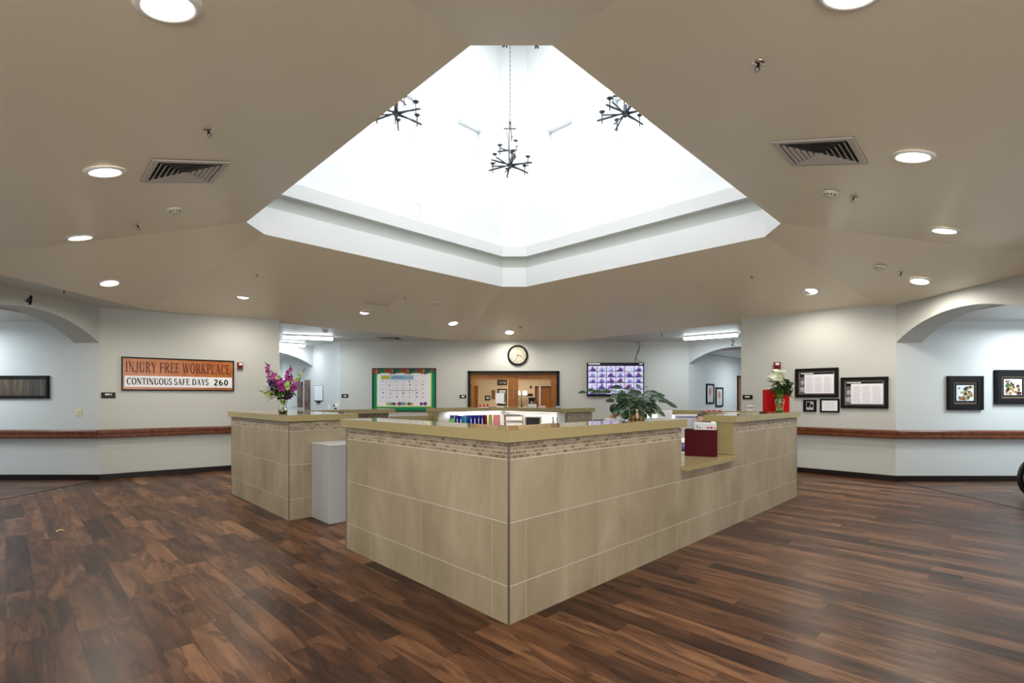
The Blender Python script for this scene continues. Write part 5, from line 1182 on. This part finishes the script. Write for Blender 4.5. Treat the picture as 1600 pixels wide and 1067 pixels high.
mb = MB(); mb.box((-.135,-.002,.035),(.135,.0,.225), 0, Mq); mb.build('display', mat('dark_display', (.035,.035,.04), .25), t)
mb = MB()
for r_ in range(4):
    for k in range(12): mb.box((-.15+.025*k,-.20+.035*r_,.018),(-.13+.025*k,-.175+.035*r_,.021))
mb.build('keys', mat('key_grey', (.05,.05,.05), .5), t)
o = MB(); o.bbox((-.19,-.14,0),(.19,.14,.04), .003); tag(o.build('riser_box', BLACK, matrix=km(4.93, b, .76, R(-52))), 'black box under the laptop', 'box')
for k, (x, lb) in enumerate(((865,'black marker leaning left of its pair by the laptop'), (871.5,'black marker leaning right of its pair by the laptop'))):
    b = wing(x, 4.85); o = MB(); o.tube([(0,0,.0),(.0,-.02,.30)], .009, 8); tag(o.build('marker_pen', BLACK, matrix=km(4.85, b, .76, R(-90))), lb, 'pen')
for x0, x1, lb in ((856,876,'white papers pinned upright at the right end of the lit shelf'),):
    b0, b1 = wing(x0, 5.33), wing(x1, 5.33); o = MB(); o.box((5.335,b1,.78),(5.34,b0,1.10)); tag(o.build('paper_notice', PAPER, matrix=K), lb, 'notice')
for k, (x, h_, lb) in enumerate(((735,.20,'tall white paper standing behind the blue binders'),)):
    o = MB(); o.box((4.02,5.685,.80),(4.34,5.69,1.10)); tag(o.build('paper_notice', PAPER, matrix=K), lb, 'notice')
# small things on top of the far worktop
def on_top(name, label, cat, px, py, w_, h_, d_, m, z=SZ1, turn=0, extra=None):
    A = on_level(px, py, z); t = thing(name, label, cat, TR(A.x, A.y, z, turn)); mb = MB(); mb.bbox((-w_/2,-d_/2,0),(w_/2,d_/2,h_), min(.004, h_*.3)); mb.build('body', m, t)
    if extra: extra(t, w_, h_, d_)
    return t
def dots(m):
    def f(t, w_, h_, d_):
        mb = MB()
        for k in range(3): mb.box((-w_*.4+w_*.3*k,-d_/2-.001,h_*.25),(-w_*.2+w_*.3*k,-d_/2,h_*.75))
        mb.build('print', m, t)
    return f
on_top('card_stack', 'white card stack on the far worktop left of the double doors centre', 'cards', 756, 636.8, .20, .012, .10, PAPER)
on_top('tissue_box', 'pale flat box on the far worktop in front of the right door', 'box', 832, 636.8, .16, .055, .10, mat('pale_box', (.60,.61,.62), .5))
on_top('candy_box', 'small red and white box on the far worktop', 'box', 847, 637.4, .13, .035, .08, PAPER, SZ1, 0, dots(RED))
on_top('candy_box', 'small blue box on the far worktop right of the red one', 'box', 872, 637.6, .10, .045, .07, mat('box_blue', (.05,.12,.28), .5), SZ1, 0, dots(PAPER))
on_top('flower_garland', 'row of red and white trinkets on the right far worktop', 'trinket', 1116, 643.2, .24, .03, .05, mat('pink_white', (.60,.40,.40), .5), SZ1, R(-30), dots(RED))
on_top('card', 'small dark card on the left worktop, nearer the vase', 'card', 470, 644.6, .07, .008, .05, BASEB)
on_top('card', 'small dark card on the left worktop, farther from the vase', 'card', 533, 645, .06, .008, .05, BASEB)
on_top('paper_sheet', 'white sheet lying on the worktop left of the bright red box', 'paper', 1142, 645.2, .22, .004, .16, PAPER, SZ1, R(45))
# petals dropped on the floor
for x, y, m_c, lb, s in ((93, 829.5, mat('dry_leaf', (.50,.36,.16), .7), 'small cream leaf lying on the floor at the left', 1.0), (82.5, 849, mat('red_scrap', (.30,.06,.05), .6), 'small reddish scrap lying on the floor at the left', .7)):
    A = on_level(x, y, 0); mb = MB(); mb.leaf((-.045*s,0,.004), (1,.35,.12), (0,0,1), .09*s, .035*s, 0, bend=.25); mb.leaf((-.02*s,0,.004), (.4,-.5,.15), (0,0,1), .05*s, .03*s, 0, bend=.3)
    tag(mb.build('floor_scrap', m_c, matrix=TR(A.x, A.y, 0)), lb, 'scrap')
# wheelchair at the right edge, only one wheel in frame
A = on_level(1688, 790, 0)
t = thing('wheelchair', 'black wheelchair at the right edge, its big wheel just showing', 'wheelchair', TR(A.x, A.y, 0, R(8)))
RXw = Matrix.Rotation(PI/2, 4, 'X')
for y in (-.0, .50):
    mb = MB(); Mw = Matrix.Translation((0,y,.29)) @ RXw; n = 40
    ring = [(.27+.02*math.cos(j*PI/4), .02*math.sin(j*PI/4)) for j in range(9)]; mb.lathe(ring, n, 0, Mw); wh = mb.build('wheel', BLACKR, t)
    mb = MB(); mb.lathe([(0,-.03),(.04,-.025),(.04,.025),(0,.03)], 20, 0, Mw); mb.lathe([(.0,.004),(.252,.004),(.252,-.004),(0,-.004)], 40, 0, Mw); mb.build('wheel_disc', BLACK, wh)
    mb = MB(); mb.lathe([(.235+.007*math.cos(j*PI/3), -.035+(0 if y else 0)+.007*math.sin(j*PI/3)) for j in range(7)], 40, 0, Mw if y == 0 else Mw @ Matrix.Rotation(PI, 4, 'X')); mb.build('push_rim', CHROME, wh)
for y in (.05, .45):
    mb = MB(); Mw = Matrix.Translation((.48,y,.09)) @ RXw; mb.lathe([(.0,-.015),(.08,-.015),(.09,0),(.08,.015),(0,.015)], 24, 0, Mw); mb.tube([(.48,y,.09),(.44,y,.30)], .012, 8); mb.build('caster', BLACKR, t)
mb = MB()
for y in (.06, .44): mb.tube([(-.02,y,.29),(-.04,y,.95),(-.14,y,.97)], .013, 8); mb.tube([(-.03,y,.48),(.44,y,.48),(.44,y,.30),(-.02,y,.29)], .013, 8); mb.tube([(-.04,y,.70),(.36,y,.70),(.40,y,.48)], .013, 8)
mb.build('tube_frame', CHROME, t)
mb = MB(); mb.bbox((-.02,.07,.47),(.42,.43,.51), .01); mb.build('seat', BLACK, t); mb = MB(); mb.bbox((-.06,.07,.52),(-.03,.43,.93), .008); mb.build('backrest', BLACK, t)
for y in (.06,.44): mb = MB(); mb.bbox((.0,y-.03,.70),(.32,y+.03,.73), .008); mb.build('armrest', BLACK, t)
for y in (.12,.38): mb = MB(); mb.bbox((.55,y-.07,.12),(.75,y+.07,.135), .004); mb.tube([(.44,y,.46),(.60,y,.13)], .01, 8); mb.build('footrest', BLACK, t)
# ================================================================ office chairs and the two seated people
def office_chair(label, M, col):
    t = thing('office_chair', label, 'chair', M)
    mb = MB(); mb.bbox((-.24,-.23,.42),(.24,.23,.475), .015); mb.build('seat', col, t)
    mb = MB(); mb.bbox((-.22,.23,.58),(.22,.28,.98), .015); mb.tube([(0,.1,.42),(0,.29,.45),(0,.29,.75)], .018, 8); mb.build('backrest', col, t)
    mb = MB(); mb.tube([(0,0,.09),(0,0,.42)], .028, 10); mb.build('gas_column', STEEL, t)
    for k in range(5):
        a = k*2*PI/5; mb = MB(); mb.tube([(0,0,.10),(.27*math.cos(a),.27*math.sin(a),.075)], [.028,.016], 8); lg = mb.build('leg', BLACK, t)
        mb = MB(); mb.lathe([(0,-.02),(.028,-.02),(.03,0),(.028,.02),(0,.02)], 14, 0, Matrix.Translation((.27*math.cos(a),.27*math.sin(a),.03)) @ Matrix.Rotation(PI/2, 4, 'X')); mb.build('caster', BLACK, lg)
    for s in (-1, 1): mb = MB(); mb.tube([(s*.24,.05,.45),(s*.29,.05,.47),(s*.29,.05,.66)], .012, 8); mb.bbox((s*.29-.03,-.12,.66),(s*.29+.03,.14,.69), .008); mb.build('armrest', BLACK, t)
    return t
def skin_chain(verts, edges, radii, sub=2):
    me = bpy.data.meshes.new('tmp'); me.from_pydata(verts, edges, []); o = bpy.data.objects.new('tmp', me); C.objects.link(o)
    sk = o.modifiers.new('s', 'SKIN'); me.skin_vertices or None
    for i, r_ in enumerate(radii):
        rr = r_ if isinstance(r_, tuple) else (r_, r_); me.skin_vertices[0].data[i].radius = rr
    me.skin_vertices[0].data[0].use_root = True
    sk.use_smooth_shade = True
    ss = o.modifiers.new('u', 'SUBSURF'); ss.levels = sub; ss.render_levels = sub
    dg = bpy.context.evaluated_depsgraph_get(); dg.update(); ev = o.evaluated_get(dg); out = bpy.data.meshes.new_from_object(ev)
    bpy.data.objects.remove(o); return out
def merge_remesh(meshes, voxel, extra=None):
    bm = bmesh.new()
    for m_ in meshes: bm.from_mesh(m_)
    if extra:
        e = bpy.data.meshes.new('e'); e.from_pydata([tuple(v) for v in extra.v], [], extra.f); bm.from_mesh(e)
    me = bpy.data.meshes.new('tmp'); bm.to_mesh(me); bm.free(); o = bpy.data.objects.new('tmp', me); C.objects.link(o)
    rm = o.modifiers.new('r', 'REMESH'); rm.mode = 'VOXEL'; rm.voxel_size = voxel; rm.use_smooth_shade = True
    sm = o.modifiers.new('sm', 'SMOOTH'); sm.iterations = 2; sm.factor = .4
    dg = bpy.context.evaluated_depsgraph_get(); dg.update(); out = bpy.data.meshes.new_from_object(o.evaluated_get(dg)); bpy.data.objects.remove(o)
    return out
def link_mesh(name, me, m, parent, label=None):
    me.materials.clear(); me.materials.append(m); me.name = name
    o = bpy.data.objects.new(name, me); C.objects.link(o); o.parent = parent
    if label: o['label'] = label
    return o
def person(label, M, skin, hairm, shirtm, pantm, hands, lean=0.0, head_turn=0.0, hair_long=False, straps=None, sleeve=0.0):
    # seated figure facing -Y, seat at z = .475; hands: two (x, y, z) wrist targets
    t = thing('person', label, 'person', M)
    PEL = Vector((0,.06,.58)); CH_ = Vector((0,.04-lean,.93)); NK = Vector((0,.03-lean*1.2,1.035)); HB = Vector((0,.0-lean*1.35,1.09))
    HC_ = Vector((0,-.015-lean*1.5,1.165))
    V = [PEL, PEL+Vector((0,-.01,.16)), CH_, NK, HB]; E = [(0,1),(1,2),(2,3),(3,4)]; Rd = [(.155,.115),(.130,.100),(.150,.105),(.055,.055),(.055,.058)]
    arms = []
    for i, s in enumerate((-1, 1)):
        sh = CH_+Vector((s*.175,0,.035)); wr = Vector(hands[i]); d = wr-sh; el = sh+d*.5+Vector((s*.09,.06,-.11))
        b = len(V); V += [sh, el, wr]; E += [(2,b),(b,b+1),(b+1,b+2)]; Rd += [.055,.042,.027]; arms.append((sh, el, wr, s))
        hip = PEL+Vector((s*.10,-.02,-.01)); kn = Vector((s*.14,-.42,.53)); an = Vector((s*.14,-.44,.09)); to = Vector((s*.15,-.60,.045))
        b = len(V); V += [hip, kn, an, to]; E += [(0,b),(b,b+1),(b+1,b+2),(b+2,b+3)]; Rd += [.085,.062,.040,.036]
    body = skin_chain(V, E, Rd)
    parts = [body]
    for sh, el, wr, s in arms:          # hands with palm, four fingers and a thumb
        f = (wr-el); f.z *= .3; f.normalize(); sd = Vector((f.y,-f.x,0)).normalized()*(-s)   # towards the thumb
        up = Vector((0,0,1)); pc = wr+f*.05
        parts.append(skin_chain([wr-f*.01, wr+f*.04, wr+f*.085], [(0,1),(1,2)], [(.026,.018),(.040,.016),(.038,.014)], 1))
        for k in range(4):
            r0 = wr+f*.082-sd*(.030-.020*k)*(-1 if False else 1); L = (.062,.075,.082,.072)[k]
            parts.append(skin_chain([r0-f*.015, r0+f*L*.45+up*.006, r0+f*L*.8-up*.004, r0+f*L-up*.016], [(0,1),(1,2),(2,3)], [.0095,.009,.0085,.0075], 1))
        r0 = wr+f*.025+sd*.028; parts.append(skin_chain([r0-sd*.01, r0+sd*.022+f*.022, r0+sd*.030+f*.052-up*.006], [(0,1),(1,2)], [.012,.011,.009], 1))
    ex = MB(); Mh = Matrix.Translation(HC_) @ Matrix.Rotation(head_turn, 4, 'Z')
    ex.sphere((0,.010,.025), .083, 0, 28, 20, Mh, (.90,1.12,1.10)); ex.sphere((0,-.020,-.045), .062, 0, 24, 16, Mh, (.88,.98,1.10))   # skull, jaw
    ex.sphere((0,-.062,-.088), .022, 0, 14, 10, Mh, (1.1,.8,.8))
    ex.sphere((0,-.096,-.012), .012, 0, 12, 8, Mh, (.8,1,1.9)); ex.sphere((0,-.103,-.028), .013, 0, 12, 8, Mh, (1.05,1,.8))       # nose
    ex.sphere((0,-.080,-.056), .014, 0, 12, 8, Mh, (1.6,.9,.5))
    for s in (-1, 1):
        ex.sphere((s*.076,.012,-.008), .022, 0, 12, 10, Mh, (.35,.8,1.3)); ex.sphere((s*.030,-.075,.022), .018, 0, 12, 8, Mh, (1.2,.6,.45))
    bm_ = merge_remesh(parts, .0085, ex); link_mesh('body', bm_, skin, t)
    for s in (-1, 1): mb = MB(); mb.sphere((s*.031,-.079,.006), .0125, 0, 12, 8, Mh); mb.sphere((s*.031,-.0895,.006), .0055, 1, 8, 6, Mh); mb.build('eye', [WHITE, BLACK], t)
    mb = MB(); mb.sphere((0,-.0905,-.0565), .017, 0, 12, 6, Mh, (1.2,.35,.35)); mb.build('mouth', mat('lip', (.35,.12,.10), .5) if 'lip' not in bpy.data.materials else bpy.data.materials['lip'], t)
    # hair
    hb = MB(); hb.sphere((0,.022,.038), .096, 0, 26, 18, Mh, (.92,1.10,1.06))
    if hair_long: hb.sphere((0,.075,-.05), .075, 0, 18, 12, Mh, (1.05,.7,1.5)); hb.sphere((0,.10,.06), .04, 0, 14, 10, Mh)
    for s in (-1, 1): hb.sphere((s*.066,.03,-.0), .034, 0, 12, 10, Mh, (.6,1.2,1.5 if hair_long else 1.0))
    hv = merge_remesh([], .008, hb)
    bmh = bmesh.new(); bmh.from_mesh(hv); Mi = Mh.inverted(); cut = []
    for v in bmh.verts:
        p = Mi @ v.co
        if p.y < -.052 and p.z < .070+.10*abs(p.x): cut.append(v)
        elif p.y < -.015 and p.z < -.0: cut.append(v)
    bmesh.ops.delete(bmh, geom=cut, context='VERTS'); bmh.to_mesh(hv); bmh.free(); link_mesh('hair', hv, hairm, t)
    # shirt, slightly larger than the torso, with sleeves to the elbow
    V2 = [PEL+Vector((0,0,-.02)), V[1], CH_, NK+Vector((0,.004,-.028))]; E2 = [(0,1),(1,2),(2,3)]; R2 = [(.172,.130),(.148,.118),(.166,.120),(.070,.068)]
    for sh, el, wr, s in arms:
        b = len(V2); V2 += [sh+Vector((0,0,.003)), sh*.25+el*.75]; E2 += [(2,b),(b,b+1)]; R2 += [.072,.064]
        if sleeve: V2[-1] = el; V2.append(el*(1-sleeve)+wr*sleeve); E2.append((b+1,b+2)); R2.append(.055)
    link_mesh('shirt', skin_chain(V2, E2, R2), shirtm, t)
    V3 = [PEL+Vector((0,0,-.01))]; E3 = []; R3 = [(.168,.128)]
    for s in (-1, 1):
        hip = PEL+Vector((s*.10,-.02,-.01)); kn = Vector((s*.14,-.42,.53)); an = Vector((s*.14,-.44,.13)); b = len(V3); V3 += [hip, kn, an]; E3 += [(0,b),(b,b+1),(b+1,b+2)]; R3 += [.098,.075,.058]
    link_mesh('trousers', skin_chain(V3, E3, R3), pantm, t)
    for s in (-1, 1):
        sh_ = skin_chain([(s*.14,-.42,.05),(s*.145,-.50,.045),(s*.15,-.63,.04)], [(0,1),(1,2)], [.048,.045,.036], 2); link_mesh('shoe', sh_, BLACKR, t)
    if straps:
        for s in (-1, 1):
            mb = MB(); mb.tube([(s*.085,-.10-lean,.72),(s*.09,-.085-lean,.90),(s*.085,.0-lean,1.005),(s*.08,.12-lean,.93)], .018, 8); mb.build('strap', straps, t)
    return t
SK1 = mat('skin_brown', (.36,.18,.11), .5); SK2 = mat('skin_light', (.58,.33,.24), .5)
H1 = mat('hair_black', (.012,.010,.010), .4); H2_ = mat('hair_brown', (.045,.018,.009), .5, var=(40,(.085,.038,.018),.4,.6))
SH1 = mat('shirt_pale', (.55,.58,.56), .8); SH2 = mat('scrubs_periwinkle', (.16,.20,.52), .8); PT1 = mat('trousers_dark', (.03,.03,.04), .8); PT2 = mat('scrub_trousers', (.14,.18,.46), .8)
REDC = mat('chair_maroon', (.10,.012,.010), .6)
P1 = Vector((1.96, 9.75, 0)); F1 = R(45)
office_chair('maroon chair of the seated person behind the houseplant', TR(P1.x, P1.y, 0, F1), REDC)
person('person with short dark hair in a pale top with dark straps, seated behind the houseplant', TR(P1.x, P1.y, 0, F1), SK1, H1, SH1, PT1, [(-.16,-.36,.62),(.16,-.36,.62)], .06, R(15), False, BLACK)
t = thing('side_chair', 'empty dark red chair left of the person in the pale top', 'chair', TR(1.50, 10.6, 0, R(10)))
mb = MB(); mb.bbox((-.24,-.24,.42),(.24,.22,.47), .012); mb.build('seat', REDC, t); mb = MB(); mb.bbox((-.23,.21,.55),(.23,.25,1.0), .012); mb.build('backrest', REDC, t)
for x, y, h_ in ((-.22,-.22,.42),(.22,-.22,.42),(-.22,.23,.60),(.22,.23,.60)): mb = MB(); mb.tube([(x,y,0),(x,y,h_)], .014, 8); mb.build('leg', BLACK, t)
P2 = Vector((2.60, 6.52, 0)); F2 = R(-72)
office_chair('black office chair of the seated person in blue behind the low ledge', TR(P2.x, P2.y, 0, F2), BLACK)
person('person with brown hair in periwinkle scrubs seated behind the dark red file box', TR(P2.x, P2.y, 0, F2) @ Matrix.Scale(.95, 4), SK2, H2_, SH2, PT2, [(-.18,-.46,.79),(.14,-.40,1.00)], .06, R(14), True, sleeve=.5)
